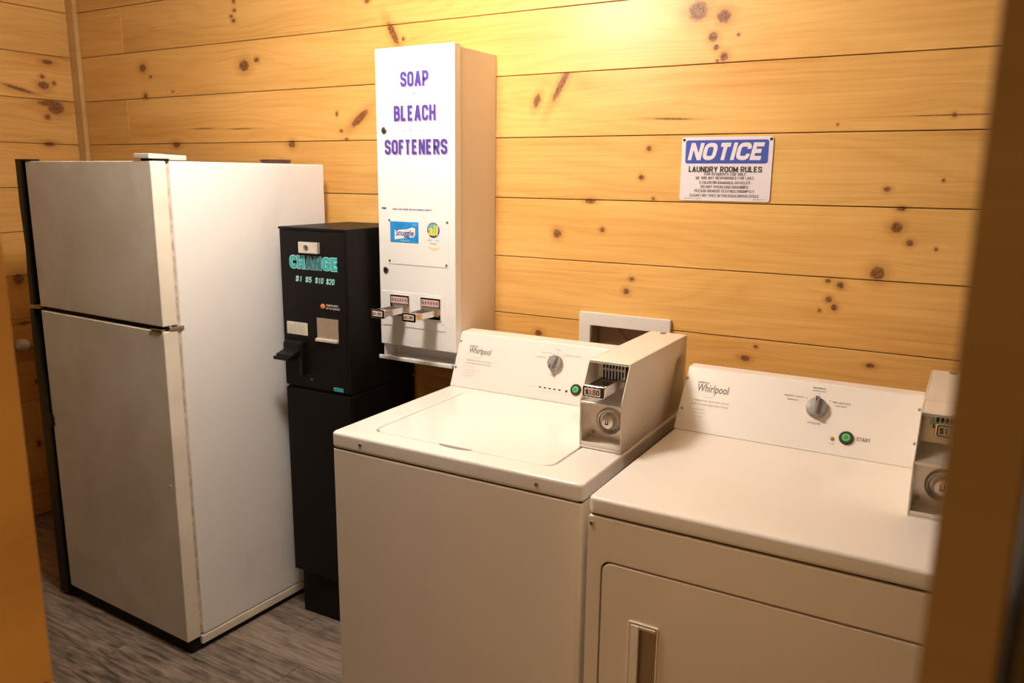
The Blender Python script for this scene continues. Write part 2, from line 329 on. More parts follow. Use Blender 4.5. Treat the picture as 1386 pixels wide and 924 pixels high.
def text_mesh(s, bold=0.0, shear=0.0, spacing=1.0):
    cu = bpy.data.curves.new('t', 'FONT'); cu.body = s; cu.offset = bold; cu.shear = shear; cu.space_character = spacing; cu.resolution_u = 3; cu.extrude = 0.0
    o = bpy.data.objects.new('t', cu); C.objects.link(o)
    bpy.context.view_layer.update()
    me = bpy.data.meshes.new_from_object(o.evaluated_get(bpy.context.evaluated_depsgraph_get()))
    bm = bmesh.new(); bm.from_mesh(me); C.objects.unlink(o); bpy.data.objects.remove(o); bpy.data.curves.remove(cu); bpy.data.meshes.remove(me)
    return bm
def text(name, lines, mat, parent, surf, bold=0.0, shear=0.0, spacing=1.0, off=0.0006, thick=0.0, label=None):
    """lines: (string, x0, x1, z0, z1) boxes on the surface surf(x, z) -> y and facing -y; all lines become one printed part"""
    out = new()
    for s, x0, x1, z0, z1 in lines:
        b = text_mesh(s, bold, shear, spacing)
        xs = [v.co.x for v in b.verts]; ys = [v.co.y for v in b.verts]
        ax, bx, ay, by = min(xs), max(xs), min(ys), max(ys)
        mp = {}
        for v in b.verts:
            x = x0+(v.co.x-ax)/(bx-ax)*(x1-x0); z = z0+(v.co.y-ay)/(by-ay)*(z1-z0)
            mp[v.index] = out.verts.new((x, surf(x, z)-off, z))
        for f in b.faces:
            try: out.faces.new([mp[v.index] for v in f.verts])
            except ValueError: pass
        b.free()
    if thick:
        r = bmesh.ops.extrude_face_region(out, geom=out.faces[:])
        for e in r['geom']:
            if isinstance(e, bmesh.types.BMVert): e.co.y -= thick
    o = obj(name, out, mat, parent, smooth=False, label=label)
    if len(lines) > 1: o['kind'] = 'stuff'
    return o
def flat(y): return lambda x, z: y

# ------------------------------------------------------------------ condensed sign lettering built from strokes
def glyph(ch, W, H):
    r = W*0.5; q = H*0.5
    G = {
     'A': [('d', 0, 0, W*.5, 1), ('d', W, 0, W*.5, 1), [(W*.18, H*.24), (W*.82, H*.24)]],
     'B': [[(0, 0), (0, H), (W*.95, H, r), (W*.95, H*.54, r), (0, H*.54)], [(0, H*.54), (W, H*.54, r), (W, 0, r), (0, 0)]],
     'C': [[(W, H*.68), (W, H, r), (0, H, r), (0, 0, r), (W, 0, r), (W, H*.32)]],
     'D': [[(0, 0), (0, H), (W, H, r), (W, 0, r), (0, 0)]],
     'E': [[(W, H), (0, H), (0, 0), (W, 0)], [(0, H*.52), (W*.85, H*.52)]],
     'F': [[(W, H), (0, H), (0, 0)], [(0, H*.5), (W*.85, H*.5)]],
     'G': [[(W, H*.70), (W, H, r), (0, H, r), (0, 0, r), (W, 0, r), (W, H*.46), (W*.5, H*.46)]],
     'H': [[(0, 0), (0, H)], [(W, 0), (W, H)], [(0, q), (W, q)]],
     'I': [[(W/2, 0), (W/2, H)]],
     'J': [[(W, H), (W, 0, r), (0, 0, r), (0, H*.3)]],
     'K': [[(0, 0), (0, H)], ('d', 0.02, .34, W, 1), ('d', W, 0, W*.3, .60)],
     'L': [[(0, H), (0, 0), (W, 0)]],
     'M': [[(0, 0), (0, H)], [(W, 0), (W, H)], ('d', W/2, .12, 0, 1), ('d', W/2, .12, W, 1)],
     'N': [[(0, 0), (0, H)], [(W, 0), (W, H)], ('d', W, 0, 0, 1)],
     'O': [[(W/2, H), (0, H, r), (0, 0, r), (W, 0, r), (W, H, r), (W/2, H)]],
     'P': [[(0, 0), (0, H), (W, H, r), (W, H*.44, r), (0, H*.44)]],
     'Q': [[(W/2, H), (0, H, r), (0, 0, r), (W, 0, r), (W, H, r), (W/2, H)], [(W*.55, H*.22), (W, -H*.04)]],
     'R': [[(0, 0), (0, H), (W, H, r), (W, H*.46, r), (0, H*.46)], ('d', W, 0, W*.5, .52)],
     'S': [[(W, H*.71), (W, H, r), (0, H, r), (0, H*.56, r*.9), (W, H*.46, r*.9), (W, 0, r), (0, 0, r), (0, H*.29)]],
     'T': [[(0, H), (W, H)], [(W/2, 0), (W/2, H)]],
     'U': [[(0, H), (0, 0, r), (W, 0, r), (W, H)]],
     'V': [('d', W/2, 0, 0, 1), ('d', W/2, 0, W, 1)],
     'W': [('d', W*.25, 0, 0, 1), ('d', W*.25, 0, W/2, .9), ('d', W*.75, 0, W/2, .9), ('d', W*.75, 0, W, 1)],
     'X': [('d', 0, 0, W, 1), ('d', W, 0, 0, 1)],
     'Y': [('d', W/2, .42, 0, 1), ('d', W/2, .42, W, 1), [(W/2, 0), (W/2, H*.47)]],
     'Z': [[(0, H), (W, H)], [(0, 0), (W, 0)], ('d', 0, 0.02, W, .98)],
     '0': [[(W/2, H), (0, H, r), (0, 0, r), (W, 0, r), (W, H, r), (W/2, H)]],
     '1': [[(W*.15, H*.78), (W*.6, H), (W*.6, 0)]],
     '2': [[(0, H*.70), (0, H, r), (W, H, r), (W, H*.55, r), (0, 0), (W, 0)]],
     '5': [[(W, H), (0, H), (0, H*.55), (W, H*.60, r), (W, 0, r), (0, 0, r), (0, H*.25)]],
     '8': [[(W/2, H), (0, H, r), (0, H*.53, r), (W, H*.53, r), (W, H, r), (W/2, H)], [(W/2, H*.53), (0, H*.53, r), (0, 0, r), (W, 0, r), (W, H*.53, r), (W/2, H*.53)]],
     '.': [[(W/2, -H*.05), (W/2, H*.07)]], ',': [[(W/2, H*.06), (W*.3, -H*.16)]], '-': [[(0, q), (W, q)]],
    }
    if ch == '$': return G['S']+[[(W/2, -H*.12), (W/2, H*1.12)]]
    return G.get(ch, [])
def fillet(pts, n=5):
    out = []
    for i, p in enumerate(pts):
        if len(p) < 3 or i in (0, len(pts)-1): out.append((p[0], p[1])); continue
        a, b, c = Vector(pts[i-1][:2]), Vector(p[:2]), Vector(pts[i+1][:2])
        r = min(p[2], (a-b).length*(.5 if len(pts[i-1]) > 2 else 1)*.999, (c-b).length*(.5 if len(pts[i+1]) > 2 else 1)*.999)
        s, e = b+(a-b).normalized()*r, b+(c-b).normalized()*r
        for k in range(n+1):
            u = k/n; v = s*(1-u)**2+b*(2*u*(1-u))*1.0+e*u*u
            if 0 < k < n: v = v+(b-v)*0.10
            out.append((v.x, v.y))
    return out
def ribbon(bm, pts, w, xf):
    P_ = [Vector(p) for p in pts]; Q_ = [P_[0]]
    for p in P_[1:]:
        if (p-Q_[-1]).length > 1e-6: Q_.append(p)
    closed = (Q_[0]-Q_[-1]).length < 1e-5
    if closed: Q_.pop()
    n = len(Q_); L_ = []; R_ = []
    for i, p in enumerate(Q_):
        d1 = (p-Q_[i-1]) if (i or closed) else (Q_[1]-p); d2 = (Q_[(i+1) % n]-p) if (i < n-1 or closed) else (p-Q_[i-1])
        d1 = d1.normalized(); d2 = d2.normalized(); t = (d1+d2)
        t = t.normalized() if t.length > 1e-3 else d1
        m = Vector((-t.y, t.x)); k = max(0.45, m.dot(Vector((-d1.y, d1.x))))
        L_.append(bm.verts.new(xf(p+m*(w/2/k)))); R_.append(bm.verts.new(xf(p-m*(w/2/k))))
    for i in range(n if closed else n-1):
        j = (i+1) % n
        bm.faces.new((L_[i], L_[j], R_[j], R_[i]))
WID = {'I': 0.0, 'M': 1.3, 'W': 1.45, '1': 0.75, '.': 0.0, ',': 0.12, ' ': 0.55, 'E': 0.9, 'F': 0.88, 'L': 0.88, 'J': 0.9, 'T': 1.0, 'A': 1.08, 'V': 1.08}
def caps(name, lines, mat, parent, surf, weight=0.16, gap=0.10, aspect=0.46, slant=0.0, off=0.0006, label=None):
    """capitals set in a condensed face; every line is fitted to its box (string, x0, x1, z0, z1); large lines are parts of their own"""
    if len(lines) > 1 and max(l[4]-l[3] for l in lines) > 0.009:
        return [caps(name, [l], mat, parent, surf, weight, gap, aspect, slant, off, label) for l in lines][0]
    out = new()
    for s, x0, x1, z0, z1 in lines:
        H = 1.0-weight; base = aspect; x = 0; pos = []
        for i_, ch in enumerate(s):
            wd = base*WID.get(ch, 1.0); pos.append((ch, x, wd)); x += wd+(weight if ch != ' ' else 0)+gap-(0.09 if s[i_:i_+2] in ('FT', 'LT', 'LA', 'AT', 'TA', 'LY', 'TY', 'RT', 'FA', 'PA', 'AV', 'VA') else 0)
        tot = x-gap+slant; kx = (x1-x0)/tot; kz = z1-z0
        for ch, px, wd in pos:
            for q_, st in enumerate(glyph(ch, wd, H)):
                def xf(p):
                    X = x0+(px+weight/2+p.x+slant*(p.y+weight/2))*kx; Z = z0+(min(1.0, max(0.0, p.y+weight/2)) if ch not in '$,.Q' else p.y+weight/2)*kz
                    return (X, surf(X, Z)-off-q_*0.00006, Z)
                if st[0] == 'd':                # diagonal cut off level; heights as fractions of the whole letter
                    _, xa, ya, xb, yb = st; hw = weight*0.54; ya -= weight/2; yb -= weight/2
                    out.faces.new([out.verts.new(xf(Vector(c_))) for c_ in ((xa-hw, ya), (xa+hw, ya), (xb+hw, yb), (xb-hw, yb))])
                    continue
                ends = [tuple(p_) for p_ in st]
                if ch not in '$,.Q-' and len(st) == 2 or ch in 'BDEFPRLNHMUTIJ14':    # square ends reach the full height
                    def ext(p_): return (p_[0], p_[1]+(weight/2 if abs(p_[1]-H) < 1e-6 else (-weight/2 if abs(p_[1]) < 1e-6 else 0)))+tuple(p_[2:])
                    if abs(st[0][0]-st[1][0]) < 1e-6: ends[0] = ext(st[0])
                    if abs(st[-1][0]-st[-2][0]) < 1e-6: ends[-1] = ext(st[-1])
                ribbon(out, fillet(ends), weight, xf)
    o = obj(name, out, mat, parent, smooth=False, label=label)
    if len(lines) > 1: o['kind'] = 'stuff'
    return o

# ------------------------------------------------------------------ the room
KB= [(-3.157, 1.995, 0.0196, 0.0149, 0), (-3.109, 1.957, 0.0073, 0.0045, 0), (-3.153, 1.88, 0.0123, 0.0106, 0), (-2.973, 1.891, 0.0061, 0.0038, 0), (-2.544, 1.97, 0.0245, 0.019, 0), (-2.474, 1.987, 0.012, 0.008, 0), (-2.581, 2.21, 0.0081, 0.0079, 0), (-2.58, 2.175, 0.0081, 0.0053, 0), (-2.599, 2.155, 0.0082, 0.0053, 0), (-2.588, 2.138, 0.0102, 0.0067, 0), (-1.968, 1.758, 0.0445, 0.0128, 35), (-2.076, 1.776, 0.0053, 0.0078, 0), (-2.057, 1.716, 0.0071, 0.0052, 0), (-2.033, 1.687, 0.007, 0.0039, 0), (-2.974, 1.676, 0.0213, 0.0106, 0), (-2.307, 1.672, 0.0154, 0.0123, 0), (-1.921, 2.148, 0.0098, 0.0072, 0), (-1.811, 2.034, 0.0413, 0.0119, -60), (-1.767, 2.012, 0.0063, 0.0059, 0), (-2.797, 1.739, 0.0536, 0.002, 0), (-2.58, 1.734, 0.0586, 0.002, 0), (-0.745, 2.012, 0.0252, 0.0241, 0), (-0.672, 1.992, 0.0173, 0.0162, 0), (-0.699, 1.941, 0.0124, 0.0116, 0), (-0.688, 1.913, 0.0072, 0.0068, 0), (-0.665, 1.887, 0.0102, 0.0107, 0), (-0.629, 1.942, 0.004, 0.0038, 0), (-0.683, 1.878, 0.0041, 0.0039, 0), (-1.163, 1.838, 0.0557, 0.0098, 60), (-1.247, 1.793, 0.0105, 0.02, -20), (-0.871, 1.644, 0.0073, 0.0063, 0), (-0.891, 1.561, 0.0081, 0.0069, 0), (-0.09, 1.717, 0.0048, 0.0052, 0), (-0.09, 1.717, 0.0953, 0.0014, 0), (-0.802, 1.726, 0.0529, 0.0021, -2), (-0.097, 1.561, 0.0032, 0.0036, 0), (-0.356, 1.7, 0.0027, 0.0028, 0), (-0.222, 1.537, 0.0078, 0.0059, 0), (-0.851, 1.499, 0.0046, 0.0043, 0), (-1.055, 1.487, 0.0162, 0.0067, 0), (-1.167, 1.383, 0.0132, 0.0128, 0), (-1.012, 1.402, 0.0074, 0.0068, 0), (-0.184, 1.489, 0.0102, 0.0056, 0), (-0.191, 1.442, 0.0137, 0.0122, 0), (-0.157, 1.403, 0.0076, 0.0075, 0), (-0.096, 1.39, 0.0033, 0.0037, 0), (-0.225, 1.32, 0.0168, 0.0164, 20), (-0.909, 1.257, 0.0072, 0.0056, 0), (-0.925, 1.217, 0.0097, 0.008, 0), (-0.345, 1.292, 0.0066, 0.005, 0), (-0.313, 1.283, 0.0083, 0.0089, 0), (-0.339, 1.242, 0.0075, 0.0076, 0), (-0.323, 1.222, 0.0078, 0.008, 0), (-0.36, 1.21, 0.0038, 0.0041, 0), (-1.228, 1.055, 0.0124, 0.0099, 0), (-0.523, 1.09, 0.0052, 0.0043, 0), (-0.551, 1.053, 0.0126, 0.0076, 0), (-0.22, 1.073, 0.0099, 0.006, 0)]
KL= [(-0.125, 2.032, 0.0232, 0.0094, 0), (-0.155, 1.968, 0.0098, 0.0078, 0), (-0.153, 1.931, 0.023, 0.0157, 0), (-0.105, 1.945, 0.0084, 0.0079, 0), (-0.131, 1.856, 0.0534, 0.0127, 0), (-0.107, 1.836, 0.0338, 0.0224, 0), (-0.149, 1.798, 0.0133, 0.0111, 0), (-0.153, 1.68, 0.0233, 0.0096, 0), (-0.353, 1.095, 0.0219, 0.0226, 0), (-0.014, 2.231, 0.0041, 0.0038, 0), (-0.263, 1.907, 0.0624, 0.0061, -12), (-0.349, 0.9, 0.0285, 0.0066, 0), (-0.345, 0.337, 0.0098, 0.0138, 0), (-0.323, 0.627, 0.0098, 0.0101, 0)]
M['pine_casing_shaded'] = wood('pine_casing_shaded', seed=4.7, light=(0.150, 0.088, 0.020), dark=(0.095, 0.052, 0.010), grain=0.35)  # hallway shade put into the pine colour; pine_jamb is the lit tone
B0, BP = 1.6814, 0.1899              # height of one board joint, board pitch
XL, XR, YD = -3.635, 0.75, -1.8476   # left wall, right wall, doorway wall
ZC = B0+4*BP
room()
fl = struct('floor', BX(XL-0.055, XR+0.055, YD-0.13, 0.055, -0.03, -0.006), 'dirt')
PW = 0.152; rows = [(-(i+1)*PW, -i*PW) for i in range(13)]
for i, (y0, y1) in enumerate(rows):
    x = XL-((i*0.47) % 1.1)+0.22
    while x < XR:
        a, b = max(x, XL), min(x+1.22, XR)
        if b-a > 0.02:
            bm = new(); box(bm, a+0.0005, b-0.0005, y0+0.0005, y1-0.0005, -0.006, 0.0)
            bmesh.ops.bevel(bm, geom=[e for e in bm.edges if all(v.co.z > -0.001 for v in e.verts)], offset=0.0008, segments=1, affect='EDGES')
            obj('floor_plank', bm, 'floor', fl, smooth=False)
        x += 1.22
struct('ceiling', BX(XL-0.02, XR+0.02, YD-0.12, 0.1, ZC, ZC+0.05), 'ceil')

def wall(name, x0, x1, knots, loc=(0, 0, 0), rot=0.0, joints={}, skips={}, shared=None, base_y=0.018, thick=0.03, z_from=-9, gap=0.0026):
    bm = new()
    if name == 'wall_back':                      # the backing has an opening behind the recessed box
        vx0, vx1, vz0, vz1 = -1.035, -0.812, 0.9218, 1.101
        for a in ((x0, vx0, -0.006, ZC), (vx1, x1, -0.006, ZC), (vx0, vx1, -0.006, vz0), (vx0, vx1, vz1, ZC)): box(bm, a[0], a[1], base_y, base_y+thick, a[2], a[3])
    elif skips.get('door'):
        d0, d1, dz = skips['door']
        for a in ((x0, d0, -0.006, ZC), (d1, x1, -0.006, ZC), (d0, d1, dz, ZC)): box(bm, a[0], a[1], base_y, base_y+thick, a[2], a[3])
    else: box(bm, x0, x1, base_y, base_y+thick, -0.006, ZC)
    wo = struct(name, bm, 'pine_casing_shaded' if name == 'wall_front' else 'dirt'); wo.location = loc; wo.rotation_euler = (0, 0, rot)
    rnd = random.Random(sum(map(ord, name)))
    for k in range(z_from, 4):
        za, zb = max(0.0, B0+k*BP), B0+(k+1)*BP
        cuts = sorted([x0]+joints.get(k, [])+[x1]); segs = list(zip(cuts, cuts[1:]))
        if k in skips: segs = [s for (a, b) in skips[k] for s in [(a, b)]]
        if skips.get('door') and za < skips['door'][2]:
            d0, d1, dz = skips['door']; segs = [(x0, d0), (d1, x1)]
        for (a, b) in segs:
            g = gap/2
            bm = BX(a+(0.0006 if a != x0 else 0), b-(0.0006 if b != x1 else 0), 0.0, 0.018, za+g, zb-g)
            bmesh.ops.bevel(bm, geom=[e for e in bm.edges if all(v.co.y < 0.001 for v in e.verts)], offset=0.0012, segments=1, affect='EDGES')
            if shared: mt = shared[rnd.randrange(len(shared))]
            else:
                kn = [q for q in knots if za-0.03 < q[1] < zb+0.03 and a-0.05 < q[0] < b+0.05]
                mt = wood('pine_board', kn, seed=rnd.random()*9, tint=0.93+0.12*rnd.random(), grain=0.7+0.4*rnd.random())
            obj('wall_plank', bm, mt, wo, smooth=False)
    return wo
wall('wall_back', XL-0.03, XR, KB, joints={2: [-3.2774], 0: [-3.2825], 3: [-1.2], -2: [-2.6], -6: [-1.9]},
     skips={-4: [(XL-0.03, -1.037), (-0.810, XR)]})
wall('wall_left', YD, 0.0, KL, loc=(XL, 0, 0), rot=math.pi/2)
generic = [wood('pine_board_plain', [(-1.0+1.3*i, 1.62+0.2*j, 0.012, 0.010, 0) for i in range(-2, 4) for j in range(-4, 4)], seed=s) for s in (1.0, 5.0)]
wall('wall_right', 0.0, -YD, (), loc=(XR, 0, 0), rot=-math.pi/2, shared=generic)
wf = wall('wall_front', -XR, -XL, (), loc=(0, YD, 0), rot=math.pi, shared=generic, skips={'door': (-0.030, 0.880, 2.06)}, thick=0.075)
M['pine_trim'] = wood('pine_trim', seed=3.3, light=(0.66, 0.42, 0.17), dark=(0.48, 0.27, 0.085), grain=0.5)
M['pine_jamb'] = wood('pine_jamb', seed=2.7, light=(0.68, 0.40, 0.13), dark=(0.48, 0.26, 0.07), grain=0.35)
struct('trim_1', BX(XL-0.0, -3.5795, -0.021, -0.0005, 0, ZC), 'pine_trim', bevel=0.002)       # corner board
# doorway: jambs, head and casings; stepped reveal on the hallway side
yj0, yj1 = -1.962, YD+0.002
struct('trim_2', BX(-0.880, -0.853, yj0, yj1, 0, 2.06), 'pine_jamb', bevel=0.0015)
struct('trim_3', BX(-0.003, 0.0225, yj0, yj1, 0, 2.06), 'pine_casing_shaded', bevel=0.0015)
struct('trim_4', BX(-0.853, -0.003, yj0, yj1, 2.035, 2.06), 'pine_casing_shaded', bevel=0.0015)
struct('trim_5', BX(0.0335, 0.100, yj0-0.001, yj0+0.018, 0, 2.12), 'pine_casing_shaded', bevel=0.002)
struct('trim_6', BX(-0.960, -0.891, yj0-0.001, yj0+0.018, 0, 2.12), 'pine_casing_shaded', bevel=0.002)
sp = thing('strike_plate', 'small black strike plate on the left door jamb', 'strike plate', (-0.853, -1.885, 0.955))
bm = new(); box(bm, -0.8535, -0.8512, -1.905, -1.853, 0.955, 0.998); obj('plate', bm, 'blackpl', sp, bevel=0.001)
obj('screw', cyl(new(), (-0.8513, -1.885, 0.963), (1, 0, 0), 0.003, 0.001), 'screw', sp); obj('screw', cyl(new(), (-0.8513, -1.885, 0.990), (1, 0, 0), 0.003, 0.001), 'screw', sp)

# ceiling globe
lt = thing('ceiling_light', 'round white glass globe light on the ceiling above the washer', 'ceiling light', (LAMP_POS[0], LAMP_POS[1], ZC))
lx, ly, lz = LAMP_POS
obj('base', lathe(new(), (lx, ly, ZC), (0, 0, -1), [(0, 0.09), (0.022, 0.09), (0.030, 0.075)]), 'lampbase', lt)
R_ = 0.13
obj('glass_globe', lathe(new(), (lx, ly, lz), (0, 0, -1), [(-R_*math.cos(math.pi*i/16), R_*math.sin(math.pi*i/16)) for i in range(2, 17)], 40), 'globe', lt)

# ------------------------------------------------------------------ recessed wall box behind the washer
t = thing('wall_vent_box', 'white plastic frame of a recessed utility box in the plank wall behind the washer', 'utility box', (-0.925, 0, 0.93))
ou = rrect(-1.0758, -0.7748, 0.905, 1.1435, 0.004, 2); inn = rrect(-1.037, -0.810, 0.934, 1.103, 0.002, 2)
obj('frame', ring(new(), ou, inn, 'y', -0.013, 0.0), 'vent', t, bevel=0.0015)
i2 = rrect(-1.0345, -0.8125, 0.9365, 1.1005, 0.002, 2)
obj('box_lining', ring(new(), inn, i2, 'y', -0.002, 0.055), 'taupe', t, smooth=False)
obj('back_plate', BX(-1.035, -0.812, 0.050, 0.055, 0.936, 1.101), 'taupe', t)
obj('folded_flap', prism(new(), [(-1.03, 1.098), (-0.975, 1.098), (-0.90, 1.022), (-0.82, 0.94), (-1.03, 0.94)], 'y', 0.044, 0.047), 'taupe', t, bevel=0.001)

# ------------------------------------------------------------------ notice sign
t = thing('notice_sign', 'white and blue NOTICE laundry room rules sign screwed to the plank wall', 'sign', (-0.6423, 0, 1.497), 0.0)
t.location.y = 0.0
sx0, sx1, sz0, sz1 = -0.7704, -0.5142, 1.4969, 1.6742; sw, sh = sx1-sx0, sz1-sz0
obj('panel', prism(new(), rrect(sx0, sx1, sz0, sz1, 0.008, 6), 'y', -0.0035, -0.0005), 'signw', t, bevel=0.0006)
obj('blue_field', prism(new(), rrect(sx0+0.012, sx1-0.012, sz0+0.104, sz1-0.009, 0.007, 6), 'y', -0.0040, -0.0033), 'signb', t)
ys = flat(-0.0041)
caps('heading', [('NOTICE', sx0+0.019, sx1-0.017, sz0+0.1135, sz1-0.0165)], 'signw', t, ys, weight=0.235, gap=0.06, aspect=0.60, slant=0.22)
def zrow(px): return sz1-(px-178)/625*sh                      # rows measured on a flat view of the sign
caps('rules_lettering', [('LAUNDRY ROOM RULES', sx0+0.024, sx1-0.026, zrow(520), zrow(465))], 'dark', t, ys, weight=0.17, gap=0.09)
mid = (sx0+sx1)/2+0.0005
small = [('FOR RESIDENTS USE ONLY', 0.117, 552), ('WE ARE NOT RESPONSIBLE FOR LOST,', 0.167, 590), ('STOLEN OR DAMAGED ARTICLES', 0.144, 634), ('DO NOT OVERLOAD MACHINES', 0.134, 676), ('PLEASE REMOVE CLOTHES PROMPTLY', 0.169, 717), ('CLEAN LINT TRAY AFTER EACH DRYER CYCLE', 0.196, 762)]
caps('rules_lettering', [(s, mid-w_/2, mid+w_/2, zrow(z), zrow(z-27)) for s, w_, z in small], 'ink', t, ys, weight=0.15, gap=0.13)
caps('rules_lettering', [('MADE IN U.S.A. - SIGN CO', sx0+0.014, sx0+0.062, zrow(783), zrow(776)), ('FORM 1 REV. 2008', sx1-0.046, sx1-0.014, zrow(783), zrow(776))], 'ink', t, ys)
for x in (sx0+0.0065, sx1-0.0065): obj('screw', lathe(new(), (x, -0.0032, sz1-0.008), (0, -1, 0), [(0, 0.0042), (0.0015, 0.004), (0.0025, 0.002)], 16), 'dark', t)

# ------------------------------------------------------------------ refrigerator
fx0, fx1, fyf = -2.8061, -2.0997, -0.7657; fz = 1.5953; fyc = fyf+0.050
t = thing('refrigerator', 'tall off-white two-door refrigerator with grimy doors beside the left wall', 'refrigerator', (fx1, fyf, 0), -0.0398)
fb = -0.0813
obj('cabinet', BX(fx0+0.002, fx1-0.001, fyc+0.012, fb, 0.052, fz-0.001), 'fridge_side', t, bevel=0.004)
obj('side_rail', BX(fx0+0.004, fx1+0.001, fyc+0.004, fb, 0.020, 0.049), 'cream', t, bevel=0.002)
obj('gasket', BX(fx0+0.012, fx1-0.006, fyc-0.001, fyc+0.012, 0.060, fz-0.010), 'gasket', t)
for nm, a, b in (('freezer_door', 1.1035, 1.5935), ('fresh_food_door', 0.051, 1.0885)):
    pts = [(fx0+0.018, fyf), (fx0+0.006, fyf+0.004), (fx0, fyf+0.016), (fx0, fyc), (fx1, fyc), (fx1, fyf+0.002), (fx1-0.003, fyf)]
    d = obj(nm, prism(new(), pts, 'z', a, b), 'fridge_door', t, bevel=0.0035, seg=3)
    if nm == 'freezer_door':
        obj('handle', prism(new(), [(fx0-0.047, 1.5985), (fx0-0.004, 1.5985), (fx0-0.010, 1.57), (fx0-0.018, 1.40), (fx0-0.020, 1.25), (fx0-0.020, 1.104), (fx0-0.052, 1.104), (fx0-0.050, 1.22), (fx0-0.042, 1.30), (fx0-0.050, 1.45)], 'y', fyf-0.002, fyf+0.045), 'blackpl', d, bevel=0.003, label='black door handle, with the shadow below it built in as a black strip')
    else:
        obj('handle', prism(new(), [(fx0-0.056, 1.090), (fx0-0.028, 1.090), (fx0-0.026, 1.00), (fx0-0.014, 0.985), (fx0-0.012, 0.91), (fx0-0.002, 0.83), (fx0+0.004, 0.76), (fx0+0.002, 0.70), (fx0-0.002, 0.012), (fx0-0.058, 0.012), (fx0-0.058, 0.70), (fx0-0.060, 0.95)], 'y', fyf-0.004, fyf+0.045), 'blackpl', d, bevel=0.003, label='black door handle, with the shadow below it built in as a black strip')  # black strip under the grip is built in for the shadow beside the wall
        obj('handle_clip', prism(new(), [(fx0-0.004, 0.712), (fx0+0.020, 0.716), (fx0+0.024, 0.690), (fx0+0.024, 0.672), (fx0+0.010, 0.668), (fx0+0.006, 0.690)], 'y', fyf-0.010, fyf+0.003), 'blackpl', d, bevel=0.002)
obj('divider', BX(fx0+0.01, fx1-0.004, fyf+0.012, fyc, 1.0885, 1.1035), 'rubber', t)
obj('paint_chip', lathe(new(), (-2.1268, fyf, 0.590), (0, -1, 0), [(0, 0.007), (0.001, 0.006), (0.0018, 0.003)], 12), 'pinkp', t)
hb = new(); box(hb, fx1-0.062, fx1-0.006, fyf-0.004, fyf+0.030, 1.0905, 1.0955); box(hb, fx1-0.030, fx1+0.003, fyf+0.020, fyc+0.020, 1.0890, 1.1000)
obj('middle_hinge', hb, 'screw', t, bevel=0.0015); obj('hinge_pin', cyl(new(), (fx1-0.010, fyf+0.028, 1.088), (0, 0, 1), 0.008, 0.018), 'chrome', t)
obj('hinge_clip', BX(fx0-0.058, fx0+0.012, fyf-0.004, fyf+0.010, 1.0935, 1.0985), 'screw', t, bevel=0.001)
hc = prism(new(), [(fyf-0.003, 1.6000), (fyf-0.003, 1.6150), (fyf+0.122, 1.6110), (fyf+0.122, 1.5970), (fyc+0.014, 1.5965), (fyc+0.012, 1.6000)], 'x', fx1-0.075, fx1-0.001)
obj('hinge_cover', hc, 'cream', t, bevel=0.0025)
obj('top_hinge', BX(fx1-0.060, fx1-0.004, fyf+0.010, fyc+0.013, 1.5935, 1.6000), 'rubber', t)
obj('base_grille', BX(fx0-0.002, fx1-0.006, fyf+0.014, fyf+0.052, 0.004, 0.050), 'rubber', t, bevel=0.003)
for x in (fx0+0.03, fx1-0.03):
    for y in (fyf+0.09, fb-0.05): obj('foot', lathe(new(), (x, y, 0.0), (0, 0, 1), [(0, 0.018), (0.02, 0.016)], 14), 'rubber', t)
obj('base_pan', BX(fx0+0.02, fx1-0.004, fyf+0.05, fb-0.01, 0.006, 0.021), 'rubber', t)
for x, z in ((fx0+0.010, 1.5945),):
    obj('left_cap', BX(fx0-0.047, fx0+0.05, fyf-0.002, fyf+0.03, 1.5945, 1.6005), 'rubber', t, bevel=0.001)

t = thing('round_lid', 'dark brown round plastic lid lying on top of the refrigerator', 'lid', (-2.2115, -0.178, 1.5965))
obj('disc', lathe(new(), (-2.2115, -0.178, 1.5962), (0, 0, 1), [(0, 0.050), (0.006, 0.053), (0.011, 0.053), (0.014, 0.048)], 36), 'maroon', t)
obj('rim', lathe(new(), (-2.2115, -0.178, 1.6064), (0, 0, 1), [(0, 0.0555), (0.0025, 0.0555), (0.003, 0.05)], 36), 'maroon', t)

# white pipe end on the left wall
t = thing('pipe_elbow', 'white pipe end on the left wall just left of the refrigerator handle', 'pipe', (XL, -0.36, 0.80))
obj('pipe', tube(new(), [(XL+0.002, -0.27, 0.775), (XL+0.03, -0.285, 0.780), (XL+0.035, -0.33, 0.795), (XL+0.035, -0.372, 0.808)], [0.011, 0.012, 0.014, 0.018], 14), 'dull', t)
obj('pipe_cap', lathe(new(), (XL+0.035, -0.365, 0.806), (0, -1, 0.3), [(0, 0.020), (0.006, 0.025), (0.03, 0.026), (0.045, 0.021), (0.05, 0.012)], 22), 'pvc', t)

